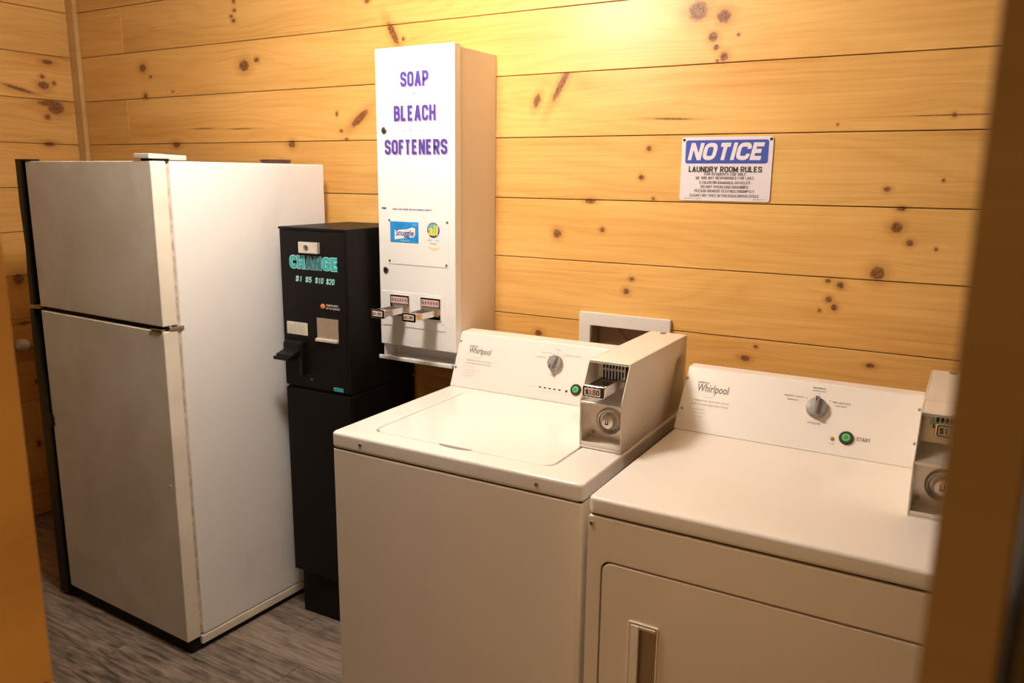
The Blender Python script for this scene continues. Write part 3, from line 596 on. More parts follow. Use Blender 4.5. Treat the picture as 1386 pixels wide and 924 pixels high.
# ------------------------------------------------------------------ change machine
mx0, mx1, myf, myb = -2.0108, -1.7203, -0.3656, -0.004; mz, ms, mb = 1.3911, 0.8529, 0.167
t = thing('change_machine', 'black floor-standing change machine with teal CHANGE lettering next to the refrigerator', 'change machine', (mx1, myf, 0), 0.0242)
bk = myb-0.012
obj('upper_cabinet', BX(mx0, mx1, myf+0.006, bk, ms+0.0015, mz), 'black', t, bevel=0.002)
d = obj('upper_door', BX(mx0+0.004, mx1-0.010, myf, myf+0.007, ms+0.004, mz-0.010), 'black', t, bevel=0.002)
obj('top_flange', BX(mx0, mx1, myf-0.001, myf+0.007, mz-0.008, mz), 'black', t, bevel=0.001)
obj('side_flange', BX(mx1-0.007, mx1, myf-0.001, myf+0.007, ms+0.004, mz-0.008), 'black', t, bevel=0.001)
obj('pedestal', BX(mx0+0.002, mx1, myf+0.006, bk, mb, ms-0.006), 'black', t, bevel=0.002)
obj('pedestal_door', BX(mx0+0.004, mx1-0.004, myf, myf+0.007, mb+0.004, ms-0.008), 'black', t, bevel=0.002)
obj('plinth', BX(mx0+0.021, mx1-0.015, myf+0.021, bk-0.01, 0.0, mb+0.001), 'black', t, bevel=0.002)
obj('shelf_seam', BX(mx0+0.006, mx1-0.002, myf+0.012, bk-0.01, ms-0.008, ms+0.003), 'rubber', t)
lk = obj('lock_plate', BX(-1.913, -1.8320, myf-0.014, myf, 1.3100, 1.3455), 'steel', d, bevel=0.0015)
obj('lock_barrel', lathe(new(), (-1.8790, myf-0.014, 1.3275), (0, -1, 0), [(0, 0.010), (0.002, 0.010), (0.002, 0.008), (0.0005, 0.006)], 22), 'screw', t)
obj('keyhole', prism(new(), [(-1.8805, 1.3225), (-1.8775, 1.3225), (-1.8775, 1.3325), (-1.8805, 1.3325)], 'y', myf-0.0165, myf-0.0140), 'dark', t)
ym = flat(myf-0.0005)
for nm, grow, off in (('lettering_outline', 0.0022, 0.0004), ('lettering', 0.0, 0.0009)):
    for s_, a_, b_, mt in (('CH', 0.0, 0.305, 'teal'), ('AN', 0.325, 0.650, 'teal_d'), ('GE', 0.670, 1.0, 'teal')):
        caps(nm, [(s_, -1.9640+a_*0.2085-grow, -1.9640+b_*0.2085+grow, 1.2575-grow, 1.2985+grow)], (mt if grow == 0 else ('teal_l' if mt == 'teal' else 'teal_m')), d, ym, weight=0.36 if grow else 0.25, gap=(-0.06 if grow else 0.05), aspect=0.46 if grow else 0.48, off=off)
for nm, bo, off, mt in (('denominations', 0.20, 0.0006, 'teal_l'),):
    caps(nm, [('$1', -1.9430, -1.9115, 1.2140, 1.2330), ('$5', -1.9000, -1.8700, 1.2135, 1.2325), ('$10', -1.8580, -1.8200, 1.2130, 1.2320), ('$20', -1.8110, -1.7740, 1.2125, 1.2315)], mt, d, ym, weight=bo, slant=0.2, off=off)
obj('indicator_lamp', lathe(new(), (-1.829, myf, 1.139), (0, -1, 0), [(0, 0.0085), (0.002, 0.0085), (0.004, 0.006), (0.005, 0.002)], 20), 'orange', d)
caps('lamp_lettering', [('TEMPORARILY', -1.8150, -1.7620, 1.1415, 1.1475), ('OUT OF SERVICE', -1.8150, -1.7570, 1.1315, 1.1375)], 'paper', d, ym)
lb = obj('sticker', BX(-1.990, -1.8990, myf-0.001, myf, 1.0345, 1.0765), 'paper', d)
caps('sticker_lettering', [('NOTICE', -1.957, -1.932, 1.0685, 1.0725)]+[(s, -1.984+0.002*(i % 2), -1.906-0.004*(i % 3), 1.0620-0.0062*i, 1.0655-0.0062*i) for i, s in enumerate(('MACHINE GIVES QUARTERS ONLY', 'INSERT ONE BILL AT A TIME', 'NO REFUNDS WITHOUT RECEIPT', 'FACE UP AND TOP EDGE FIRST', 'CALL ATTENDANT FOR SERVICE'))], 'ink2', lb, flat(myf-0.0015), off=0.0003)
obj('coin_window', BX(-1.856, -1.7660, myf-0.002, myf, 1.0330, 1.1000), 'beige', d, bevel=0.001)
obj('coin_cup_lip', prism(new(), [(myf-0.012, 1.0230), (myf-0.001, 1.0230), (myf-0.001, 1.0330), (myf-0.004, 1.0340), (myf-0.012, 1.0310)], 'x', -1.857, -1.765), 'steel', d, bevel=0.001)
pts = [(myf, 1.017), (myf-0.020, 1.012), (myf-0.024, 1.000), (myf-0.024, 0.985), (myf-0.058, 0.975), (myf-0.060, 0.962), (myf, 0.962)]
obj('bill_acceptor', prism(new(), pts, 'x', -1.990, -1.922), 'blackpl', d, bevel=0.0025)
obj('bezel', BX(-1.924, -1.908, myf-0.022, myf, 0.900, 1.013), 'blackpl', d, bevel=0.003)
obj('bill_tray', BX(-2.000, -1.932, myf-0.062, myf-0.020, 0.955, 0.966), 'blackpl', d, bevel=0.002)
obj('rivet', lathe(new(), (-1.8900, myf, 0.886), (0, -1, 0), [(0, 0.003), (0.001, 0.002)], 12), 'screw', d)
obj('badge', BX(-1.7945, -1.7545, myf-0.0012, myf, 0.8595, 0.8720), 'teal', d)
caps('badge_lettering', [('AMERICAN', -1.791, -1.758, 0.8635, 0.8680)], 'teal_d', d, flat(myf-0.0014), off=0.0003)

# ------------------------------------------------------------------ soap dispenser
px0, px1, pyf, pyd = -1.6933, -1.3941, -0.2413, -0.2073; pz1, pz0 = 1.9428, 1.0113
t = thing('soap_dispenser', 'tall white wall-mounted soap vending machine with purple SOAP BLEACH SOFTENERS lettering', 'vending machine', (px0, pyf, 0.96))
obj('cabinet', BX(px0+0.004, px1-0.002, pyd+0.002, -0.001, 1.0125, pz1-0.006), 'boxpaint', t, bevel=0.002)
d = obj('door', BX(px0, px1, pyf, pyd, pz0, pz1), 'cloud', t, bevel=0.002)
for a_ in ((px0+0.004, px0+0.007, pyf+0.010, -0.001), (px1-0.007, px1-0.004, pyf+0.010, -0.001)): obj('tray_side', BX(*a_, 0.966, 1.0125), 'dispenser', t, bevel=0.0006)
obj('tray_back', BX(px0+0.007, px1-0.007, pyf+0.075, pyf+0.079, 0.966, 1.0125), 'dispenser', t)
obj('tray_lip', prism(new(), [(pyf-0.008, 0.9610), (-0.001, 0.9610), (-0.001, 0.9665), (pyf+0.004, 0.9665), (pyf-0.004, 0.9740), (pyf-0.009, 0.9720)], 'x', px0-0.004, px1-0.010), 'dispenser', t, bevel=0.001)
yd = flat(pyf-0.0005)
W3 = [('SOAP', -1.5945, -1.4880, 1.8255, 1.8700), ('BLEACH', -1.6220, -1.4625, 1.7240, 1.7705), ('SOFTENERS', -1.6610, -1.4205, 1.6235, 1.6690)]
caps('lettering_shadow', [(s, a+0.0022, b+0.0036, c-0.0034, e-0.0018) for s, a, b, c, e in W3], 'lilac', d, yd, weight=0.235, gap=0.05, aspect=0.37, off=0.0003)
caps('lettering', W3, 'purple', d, yd, weight=0.20, gap=0.085, aspect=0.37, off=0.0008)
for x, z in ((-1.6615, 1.6975), (-1.6655, 1.2575)):
    k = obj('cam_lock', lathe(new(), (x, pyf, z), (0, -1, 0), [(0, 0.0105), (0.003, 0.0105), (0.004, 0.009), (0.0035, 0.0065)], 24), 'screw', d)
    obj('keyhole', prism(new(), [(x-0.0042, z-0.001), (x+0.0042, z-0.001), (x+0.0042, z+0.0015), (x-0.0042, z+0.0015)], 'y', pyf-0.0050, pyf-0.0030), 'dark', k)
caps('maker_lettering', [('VMI', -1.6790, -1.6590, 1.4530, 1.4595)], 'navy', d, yd, weight=0.24, slant=0.2)
caps('instructions', [('MUST USE SLIDE OR ANY COINS IF EMPTY', -1.6330, -1.4800, 1.4520, 1.4570)], 'purple', d, yd)
pn = obj('display_panel', BX(-1.6545, -1.4180, pyf-0.0015, pyf, 1.2790, 1.4250), 'dispenser', d, bevel=0.0005)
for x, z in ((-1.6475, 1.4190), (-1.4230, 1.4185), (-1.6495, 1.2890), (-1.4265, 1.2868)):
    obj('screw', lathe(new(), (x, pyf-0.0015, z), (0, -1, 0), [(0, 0.0042), (0.0012, 0.0036), (0.0018, 0.0015)], 14), 'screw', pn)
yq = flat(pyf-0.0022)
pk = obj('packet_picture', BX(-1.6440, -1.5320, pyf-0.0024, pyf-0.0014, 1.3500, 1.4155), 'blue', pn)
sw_ = [(-1.6270, 1.3580), (-1.6255, 1.3880), (-1.6000, 1.3900), (-1.5750, 1.3925), (-1.5560, 1.3990), (-1.5445, 1.3960), (-1.5450, 1.3760), (-1.5500, 1.3680), (-1.5800, 1.3650), (-1.6050, 1.3615)]
obj('white_splash', prism(new(), sw_, 'y', pyf-0.0028, pyf-0.0022), 'white', pk, smooth=False)
text('packet_lettering', [('Snuggle', -1.6215, -1.5500, 1.3655, 1.3910)], 'navy', pk, flat(pyf-0.0030), bold=0.014, shear=0.1)
text('packet_lettering', [('ULTRA', -1.5560, -1.5370, 1.4050, 1.4085), ('FABRIC SOFTENER', -1.6020, -1.5660, 1.3545, 1.3585)], 'white', pk, flat(pyf-0.0026), off=0.0003)
cx, cz = -1.4745, 1.3935
lg = obj('round_logo', lathe(new(), (cx, pyf-0.0012, cz), (0, -1, 0), [(0, 0.0235), (0.0011, 0.0235)], 36), 'navy', pn)
obj('logo_field', lathe(new(), (cx, pyf-0.0023, cz+0.001), (0, -1, 0), [(0, 0.0200), (0.0004, 0.0200)], 32), 'teal_m', lg)
text('logo_lettering', [('all', cx-0.0190, cx+0.0200, cz-0.0165, cz+0.0165)], 'yellow', lg, flat(pyf-0.0030), bold=0.022, shear=0.1)
text('small_lettering', [('FREE', cx-0.022, cx-0.008, 1.3600, 1.3630), ('CLEAR', cx+0.006, cx+0.022, 1.3600, 1.3630), ('POWDER', cx-0.013, cx+0.010, 1.3490, 1.3530)], 'ink', pn, flat(pyf-0.0016))
obj('arrow_print', prism(new(), [(cx-0.026, 1.3420), (cx-0.016, 1.3360), (cx, 1.3280), (cx+0.018, 1.3350), (cx+0.028, 1.3410), (cx, 1.3390)], 'y', pyf-0.0019, pyf-0.0014), 'pale_y', pn, smooth=False)
cp = obj('coin_panel', BX(-1.6840, -1.4330, pyf-0.0022, pyf, 1.0760, 1.1900), 'dispenser', d, bevel=0.0008)
def slide(cxh, label, g):
    x0, x1 = cxh-0.0385, cxh+0.0385; z0, z1 = 1.1120, 1.1800; y = pyf-0.0022
    h = obj('coin_mechanism', ring(new(), rrect(x0, x1, z0, z1, 0.002, 2), rrect(x0+0.008, x1-0.008, z0+0.010, z1-0.012, 0.001, 2), 'y', y-0.006, y), 'chrome', cp, bevel=0.0008)
    obj('price_window', BX(x0+0.005, x1-0.006, y-0.0068, y-0.001, 1.1540, 1.1740), 'pinkp', h)
    text('price_lettering', [('8 8 8 8 8 8', x0+0.008, x1-0.009, 1.1590, 1.1700)], 'red', h, flat(y-0.0070), bold=0.02)
    obj('slot_comb', BX(x0+0.008, x1-0.008, y-0.003, y-0.001, 1.1220, 1.1560), 'dull', h)
    ty = pyf-0.120
    ch = new(); box(ch, cxh-0.023, cxh+0.023, ty+0.010, y+0.001, 1.1245, 1.1265); box(ch, cxh-0.025, cxh-0.0225, ty+0.010, y, 1.1245, 1.1440); box(ch, cxh+0.0225, cxh+0.025, ty+0.010, y, 1.1245, 1.1440)
    for j in range(5): box(ch, cxh-0.020+j*0.0090, cxh-0.018+j*0.0090, ty+0.014, y, 1.1265, 1.1410)
    s = obj('coin_slide', ch, 'chrome', cp, bevel=0.0006)
    obj('slide_handle', prism(new(), rrect(cxh-0.027, cxh+0.027, 1.1200, 1.1480, 0.005, 4), 'y', ty, ty+0.012), 'chrome', s, bevel=0.0015)
    obj('handle_label', BX(cxh-0.019, cxh+0.019, ty-0.0008, ty, 1.1265, 1.1425), 'copperp', s)
    text('handle_lettering', [('$1.00', cxh-0.017, cxh+0.017, 1.1290, 1.1400)], 'dark', s, flat(ty-0.0010), bold=0.03)
slide(-1.6075, '', 0); slide(-1.4850, '', 0)
for x in (-1.672, -1.546, -1.441): obj('screw', lathe(new(), (x, pyf-0.0022, 1.098), (0, -1, 0), [(0, 0.0022), (0.0008, 0.0016)], 10), 'screw', cp)

# ------------------------------------------------------------------ laundry machines
def machine_base(t, x0, x1, yf, yb, lip, top=0.914, lid=None, body_gap=0.003):
    """top panel with rounded front corners; for the washer it has an opening for the lid"""
    if lid:
        l0, l1, ly0, ly1 = lid
        bm = ring(new(), rrect(x0, x1, yf, yb, 0.014, 6), rrect(l0-0.0035, l1+0.0035, ly0-0.003, ly1+0.003, 0.031, 6), 'z', lip, top)
    else: bm = prism(new(), rrect(x0, x1, yf, yb, 0.014, 6), 'z', lip, top)
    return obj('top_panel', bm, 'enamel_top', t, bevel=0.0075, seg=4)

def console(t, x0, x1, y0, y1, yb, z0, z1, top=0.914):
    prof = [(y0, z0), (y1, z1), (yb, z1+0.001), (yb+0.010, z1-0.012), (yb+0.012, z0)]
    body = obj('console', prism(new(), prof, 'x', x0, x1), 'panel', t, bevel=0.004, seg=3)
    ny, nz = -(z1-z0), (y1-y0); l = math.hypot(ny, nz); ny /= l; nz /= l
    surf = lambda x, z: y0+(z-z0)*(y1-y0)/(z1-z0)
    return body, surf, Vector((0, ny, nz))

def dial(c, surf, n, x, z, r, ang, parent):
    y = surf(x, z); base = Vector((x, y, z))
    k = obj('dial', lathe(new(), base, n, [(0, r*0.92), (0.002, r), (0.012, r*0.97), (0.016, r*0.90), (0.017, r*0.8)], 40), 'knob', parent)
    e1 = Vector((1, 0, 0)); e2 = n.cross(e1)*-1
    if e2.z < 0: e2 = -e2
    ax = (e2*math.cos(ang)+e1*math.sin(ang)); sd = n.cross(ax)
    bm = new(); vs = []
    for h, wdt in ((0.016, 0.0075), (0.029, 0.0052)):
        for a, b in ((-1, -1), (-1, 1), (1, 1), (1, -1)): vs.append(bm.verts.new(base+n*h+ax*(a*r*0.90)+sd*(b*wdt)))
    for f in ((0, 1, 2, 3), (4, 7, 6, 5), (0, 4, 5, 1), (1, 5, 6, 2), (2, 6, 7, 3), (3, 7, 4, 0)): bm.faces.new([vs[i] for i in f])
    obj('grip', bm, 'knob', k, bevel=0.0018)
    bm = new(); p = [base+n*0.0293+ax*(r*0.86)+sd*0.0016, base+n*0.0293+ax*(r*0.86)-sd*0.0016, base+n*0.0293+ax*(r*0.35)-sd*0.0016, base+n*0.0293+ax*(r*0.35)+sd*0.0016]
    q = [v+n*0.0006 for v in p]; A = [bm.verts.new(v) for v in p]; Bq = [bm.verts.new(v) for v in q]; bm.faces.new(A); bm.faces.new(Bq[::-1])
    for i in range(4): bm.faces.new((A[i], A[(i+1) % 4], Bq[(i+1) % 4], Bq[i]))
    obj('pointer', bm, 'dark', k, smooth=False)
    return k

def arc_print(parent, surf, n, x, z, r, a0, a1, dots, mat='ink'):
    bm = new(); N = 16; R = []
    for i in range(N+1):
        a = math.radians(a0+(a1-a0)*i/N)
        R.append([bm.verts.new((x+rr*math.sin(a), surf(x, z+rr*math.cos(a))-0.0006, z+rr*math.cos(a)*0.93)) for rr in (r-0.0004, r+0.0004)])
    for a, b in zip(R, R[1:]): bm.faces.new((a[0], a[1], b[1], b[0]))
    for d in dots:
        a = math.radians(d); cx, cz = x+r*math.sin(a), z+r*math.cos(a)*0.93
        bm.faces.new([bm.verts.new((cx+0.0013*math.cos(q*math.pi/4), surf(0, cz+0.0013*math.sin(q*math.pi/4))-0.0007, cz+0.0013*math.sin(q*math.pi/4))) for q in range(8)])
    return obj('dial_marks', bm, mat, parent, smooth=False)

def screw_on(parent, p, n, r=0.0042, mat='screw'):
    return obj('screw', lathe(new(), p, n, [(0, r), (0.0012, r*0.9), (0.002, r*0.4)], 14), mat, parent)

def start_button(parent, surf, n, x, z):
    p = Vector((x, surf(x, z), z))
    b = obj('start_button', lathe(new(), p, n, [(0, 0.0165), (0.004, 0.0165), (0.006, 0.014), (0.006, 0.0105), (0.003, 0.0103)], 34), 'dark', parent)
    obj('button_cap', lathe(new(), p, n, [(0.002, 0.0104), (0.0055, 0.0104), (0.007, 0.0085), (0.0072, 0.0)], 30), 'green', b)
    obj('button_ring', lathe(new(), p, n, [(0.0068, 0.0085), (0.0078, 0.0080), (0.0078, 0.0062), (0.0070, 0.006)], 30), 'green2', b)
    return b

def brand_print(parent, surf, x0, zr, lines, wtext):
    """logo, headings and the numbered list on the left of a console"""
    text('logo_lettering', [('Whirlpool', x0, x0+wtext, zr-0.0120, zr+0.0110)], 'ink', parent, surf, bold=0.012)
    caps('small_lettering', [('COMMERCIAL', x0-0.001, x0+0.030, zr+0.0125, zr+0.0165)], 'ink', parent, surf)
    caps('heading_lettering', [(lines[0], x0-0.004, x0+wtext+0.008, zr-0.0290, zr-0.0255)], 'ink2', parent, surf)
    caps('heading_lettering', [(lines[1], x0-0.004, x0+wtext+0.008, zr-0.0375, zr-0.0340)], 'ink2', parent, surf)
    L_ = []
    for i, s in enumerate(lines[2:]):
        z = zr-0.0490-i*0.0082; L_ += [(str(i+1), x0-0.007, x0-0.0055, z, z+0.0035), (s, x0+0.002, x0+0.002+0.0026*len(s), z, z+0.0035)]
    text('list_lettering', L_, 'ink2', parent, surf)
    # thin orbit swoosh round the logo
    bm = new(); R = []
    for i in range(13):
        a = math.radians(200+160*i/12); cx = x0+0.034+0.016*math.cos(a); cz = zr-0.011+0.008*math.sin(a)
        R.append((bm.verts.new((cx, surf(cx, cz)-0.0006, cz)), bm.verts.new((cx, surf(cx, cz+0.0007)-0.0006, cz+0.0007))))
    for a, b in zip(R, R[1:]): bm.faces.new((a[0], b[0], b[1], a[1]))
    obj('logo_swoosh', bm, 'ink2', parent, smooth=False)

def coin_box(t, x0, x1, yB, yT, z0, zk, z1, back, out, nm_price, left_white=False):
    """meter case: sheet-metal shell with an open stepped front; out = how far the slide sticks out"""
    w_ = 0.0035
    zm = z0+0.112                                            # ledge between the slide and the lock
    prof = [(yB, z0), (yB-0.004, zm), (yT, z1), (back, z1), (back, z0)]
    # front edge position at height z
    def fy(z):
        return yB-0.004*(z-z0)/(zm-z0) if z < zm else yB-0.004+(z-zm)/(z1-zm)*(yT-yB+0.004)
    case = new()
    prism(case, prof, 'x', x1-w_, x1); prism(case, prof, 'x', x0, x0+w_)
    prism(case, [(yT, z1), (back, z1), (back, z1-0.004), (yT-0.0015, z1-0.004)], 'x', x0+w_, x1-w_)
    prism(case, [(back-0.004, z0), (back-0.004, z1-0.004), (back, z1-0.004), (back, z0)], 'x', x0+w_, x1-w_)
    prism(case, [(yB, z0), (yB, z0+0.010), (yB+0.012, z0+0.004), (back-0.004, z0+0.004), (back-0.004, z0)], 'x', x0+w_, x1-w_)
    c = obj('coin_box', case, 'boxpaint', t, bevel=0.0012)
    obj('base_seam', BX(x0, x1+0.0004, yB-0.002, back, z0-0.006, z0-0.0008), 'boxpaint', t, bevel=0.001)
    # upper recess: back plate, coin comb
    yr = yT+0.050
    obj('meter_plate', prism(new(), [(yr-0.012, zm+0.004), (yr+0.006, z1-0.006), (yr+0.008, z1-0.006), (yr-0.010, zm+0.004)], 'x', x0+w_, x1-w_), 'steel', c)
    obj('top_trim', prism(new(), [(yT+0.0005, z1-0.0045), (yT+0.020, z1-0.0045), (yT+0.020, z1-0.0060), (yT-0.001, z1-0.0075)], 'x', x0+w_, x1-w_), 'steel', c, bevel=0.0004)
    cm = (x0+x1)/2+0.0015; hw = 0.033
    ph = obj('coin_head', BX(cm-hw, cm+hw, yr-0.026, yr, zm+0.040, z1-0.010), 'dark', c, bevel=0.001)
    n = 8; sl = new(); dt = new()
    for j in range(n):
        xx = cm-hw+0.004+(2*hw-0.008)*j/(n-1)
        box(sl, xx-0.0013, xx+0.0013, yr-0.0285, yr-0.024, zm+0.044, z1-0.014)
        lathe(dt, (xx, yr-0.0290, z1-0.024), (0, -1, 0), [(0, 0.0034), (0.003, 0.0034)], 12)
    obj('coin_divider', sl, 'white', ph, bevel=0.0003)['kind'] = 'stuff'; obj('coin_button', dt, 'cyan' if left_white else 'vent', ph)['kind'] = 'stuff'
    obj('price_strip', BX(cm-hw-0.006, cm-hw+0.002, yr-0.027, yr-0.012, zm+0.048, z1-0.012), 'paper' if not left_white else 'cyan', ph)
    # ledge
    obj('ledge', prism(new(), [(yB-0.0045, zm-0.006), (yB-0.0045, zm-0.001), (yr+0.0, zm+0.006), (yr+0.0, zm-0.006)], 'x', x0+w_, x1-w_), 'steel', c, bevel=0.0010)
    # slide
    ty = yr-0.026-out; z = zm+0.038
    ch = new(); box(ch, cm-0.026, cm+0.026, ty+0.010, yr-0.020, z-0.012, z-0.010); box(ch, cm+0.0245, cm+0.027, ty+0.012, yr-0.020, z-0.012, z+0.013); box(ch, cm-0.027, cm-0.0245, ty+0.012, yr-0.020, z-0.012, z+0.010)
    s = obj('coin_slide', ch, 'chrome', c, bevel=0.0006)
    if out > 0.04:
        rl = new()
        for j in range(7):
            xx = cm-0.021+j*0.007
            box(rl, xx-0.0011, xx+0.0011, ty+0.032, yr-0.024, z-0.010, z+0.008)
        box(rl, cm-0.0245, cm+0.0245, ty+0.028, ty+0.031, z-0.010, z+0.009)
        obj('coin_divider', rl, 'chrome', s, bevel=0.0003)['kind'] = 'stuff'
        obj('slide_bed', BX(cm-0.0245, cm+0.0245, ty+0.030, yr-0.026, z-0.0101, z-0.004), 'dark', s)
    hd = obj('slide_handle', prism(new(), rrect(cm-0.0290, cm+0.0275, z-0.015, z+0.014, 0.006, 4), 'y', ty, ty+0.014), 'chrome', s, bevel=0.002)
    obj('handle_guard', prism(new(), rrect(cm-0.0250, cm+0.0235, z-0.0125, z+0.0110, 0.004, 4), 'y', ty-0.0015, ty+0.002), 'dark', s, bevel=0.0005)
    obj('price_label', prism(new(), rrect(cm-0.0225, cm+0.0175, z-0.0100, z+0.0090, 0.002, 3), 'y', ty-0.0026, ty-0.0012), 'paper' if left_white else 'copperp', s)
    caps('price_lettering', [(nm_price, cm-0.0195, cm+0.0150, z-0.0062, z+0.0058)], 'dark', s, flat(ty-0.0027), weight=0.17, off=0.0003)
    # lock recess
    yl = yB+0.058
    obj('lock_plate', BX(x0+w_, x1-w_, yl, yl+0.003, z0+0.004, zm-0.006), 'steel', c)
    obj('inner_side', BX(x0+w_, x0+w_+0.001, yB+0.002, yl, z0+0.006, zm-0.006), 'steel', c)
    lc = Vector(((x0+x1)/2-0.000, yl, z0+0.052))
    lg = obj('lock_escutcheon', lathe(new(), lc, (0, -1, 0), [(0, 0.0330), (0.006, 0.0330), (0.010, 0.0290), (0.009, 0.0260), (0.004, 0.0235), (0.003, 0.020)], 44), 'dull', c)
    obj('lock_barrel', lathe(new(), lc, (0, -1, 0), [(0.002, 0.0190), (0.010, 0.0180), (0.017, 0.0150), (0.018, 0.012), (0.018, 0.0)], 36), 'steel', lg)
    kh = new(); box(kh, lc.x-0.0050, lc.x-0.0030, yl-0.0186, yl-0.0178, lc.z-0.003, lc.z+0.006); box(kh, lc.x-0.005, lc.x+0.003, yl-0.0186, yl-0.0178, lc.z-0.006, lc.z-0.003); box(kh, lc.x+0.0015, lc.x+0.0035, yl-0.0186, yl-0.0178, lc.z-0.005, lc.z+0.008)
    obj('keyhole', kh, 'dark', lg)
    screw_on(c, (x0+0.013, yl, z0+0.018), (0, -1, 0), 0.0048)
    obj('top_lock', lathe(new(), ((x0+x1)/2-0.009, back-0.022, z1), (0, 0, 1), [(0, 0.0085), (0.003, 0.0085), (0.004, 0.006)], 22), 'screw', c)
    return c

# ---- top-load washer
wx0, wx1, wyf = -1.3888, -0.6768, -0.8192; lip = 0.8734
t = thing('washing_machine', 'white top-loading coin washer with the coin slide pulled out at $1.50', 'washing machine', (wx0, wyf, 0), 0.0091)
machine_base(t, wx0, wx1, wyf, -0.098, lip, lid=(-1.3030, -0.7905, -0.7500, -0.2880))
obj('tub_deck', BX(wx0+0.02, wx1-0.02, wyf+0.02, -0.115, 0.874, 0.890), 'scoop', t)
bm = prism(new(), rrect(-1.3030, -0.7905, -0.7500, -0.2880, 0.028, 6), 'z', 0.892, 0.9132)
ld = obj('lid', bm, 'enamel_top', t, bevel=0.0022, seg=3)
sc_ = new(); N = 14; up_ = []; lo_ = []
for i in range(N+1):
    a = math.pi*i/N; x = -1.050-0.047*math.cos(a); up_.append((x, -0.7512)); lo_.append((x, -0.7512-0.0150*math.sin(a)**0.8))
prism(sc_, lo_+up_[::-1][1:-1], 'z', 0.9135, 0.9146)
obj('finger_scoop_shade', sc_, 'scoop', ld)  # flat grey lens painted for the shade of the scoop, not hollowed out
obj('cabinet', prism(new(), rrect(wx0+0.001, wx1-0.002, wyf+0.001, -0.102, 0.012, 5), 'z', 0.028, lip-0.0035), 'enamel', t, bevel=0.003, seg=3)
obj('neck', BX(wx0+0.006, wx1-0.006, wyf+0.006, -0.106, lip-0.006, lip+0.004), 'rubber', t)
for x in (wx0+0.05, wx1-0.05):
    for y in (wyf+0.06, -0.16): obj('foot', lathe(new(), (x, y, 0.0), (0, 0, 1), [(0, 0.022), (0.012, 0.020), (0.03, 0.012)], 16), 'rubber', t)
for x, z in ((-1.293, 0.8945), (-0.790, 0.8930)): screw_on(t, (x, wyf, z), (0, -1, 0), 0.0052)
con, surf, n = console(t, wx0, -0.6830, -0.2767, -0.2072, -0.1468, 0.914, 1.0769)
for x, z in ((-1.3825, 1.0483), (-1.3805, 0.9704)): screw_on(con, Vector((x, surf(x, z), z)), n, 0.0040)
brand_print(con, surf, -1.3450, 1.0235, ('COMMERCIAL HEAVY DUTY WASHER', 'OPERATING INSTRUCTIONS', 'Add detergent', 'Load clothes loosely', 'Select cycle', 'Insert coins'), 0.0800)
kx, kz = -1.0403, 1.0200
dial(con, surf, n, kx, kz, 0.0235, math.radians(195), con)
arc_print(con, surf, n, kx, kz, 0.0300, -60, 45, (-55, -25, 0, 40))
caps('cycle_lettering', [('NORMAL', kx-0.010, kx+0.010, kz+0.0360, kz+0.0390), ('BULKY ITEMS', kx-0.052, kx-0.020, kz+0.0245, kz+0.0275), ('WHITES HOT', kx-0.066, kx-0.032, kz+0.0110, kz+0.0140), ('PERMANENT PRESS', kx+0.022, kx+0.075, kz+0.0245, kz+0.0275), ('CYCLES', kx-0.015, kx+0.006, kz-0.0340, kz-0.0310)], 'ink2', con, surf)
for i in range(5):
    x = -1.0759+i*0.0160; obj('status_light', BX(x-0.0036, x+0.0036, surf(x, 0.9495)-0.0012, surf(x, 0.9495)+0.001, 0.9480, 0.9515), 'dark', con)
text('status_lettering', [('PROGRESS LIGHTS', -1.1220, -1.0880, 0.9485, 0.9510)]+[(s, -1.0815+i*0.016, -1.0705+i*0.016, 0.9400, 0.9422) for i, s in enumerate(('wash', 'rinse', 'spin', 'lid', 'done'))]+[('ADD COINS', -0.9970, -0.9820, 0.9385, 0.9408)], 'ink2', con, surf)
x = -0.9894; obj('coin_light', lathe(new(), (x, surf(x, 0.949), 0.949), n, [(0, 0.0038), (0.001, 0.0036)], 14), 'dark', con)
start_button(con, surf, n, -0.9600, 0.9570)
coin_box(t, -0.7924, -0.6830, -0.5950, -0.5500, 0.9215, 1.04, 1.1256, -0.1200, 0.118, '$1.50')

# ---- dryer
dx0, dx1, dyf, lip = -0.6446, 0.052, -0.8579, 0.8765
t = thing('dryer', 'white front-loading coin dryer at the right, partly hidden by the door jamb', 'dryer', (dx0, dyf, 0), 0.0037)
machine_base(t, dx0, dx1, dyf, -0.090, lip)
obj('cabinet', BX(dx0+0.003, dx1-0.002, dyf+0.016, -0.094, 0.028, lip-0.0035), 'enamel', t, bevel=0.003)
ox = rrect(dx0+0.001, dx1-0.001, 0.030, lip-0.0035, 0.006, 5); ix = rrect(-0.6116, 0.0180, 0.190, 0.7783, 0.022, 5)
obj('front_panel', ring(new(), ox, ix, 'y', dyf+0.001, dyf+0.018), 'enamel', t, bevel=0.0030, seg=3)
obj('neck', BX(dx0+0.006, dx1-0.006, dyf+0.008, -0.1, lip-0.006, lip+0.004), 'rubber', t)
obj('door_gap', BX(-0.6110, 0.0175, dyf+0.0145, dyf+0.0158, 0.191, 0.778), 'rubber', t)
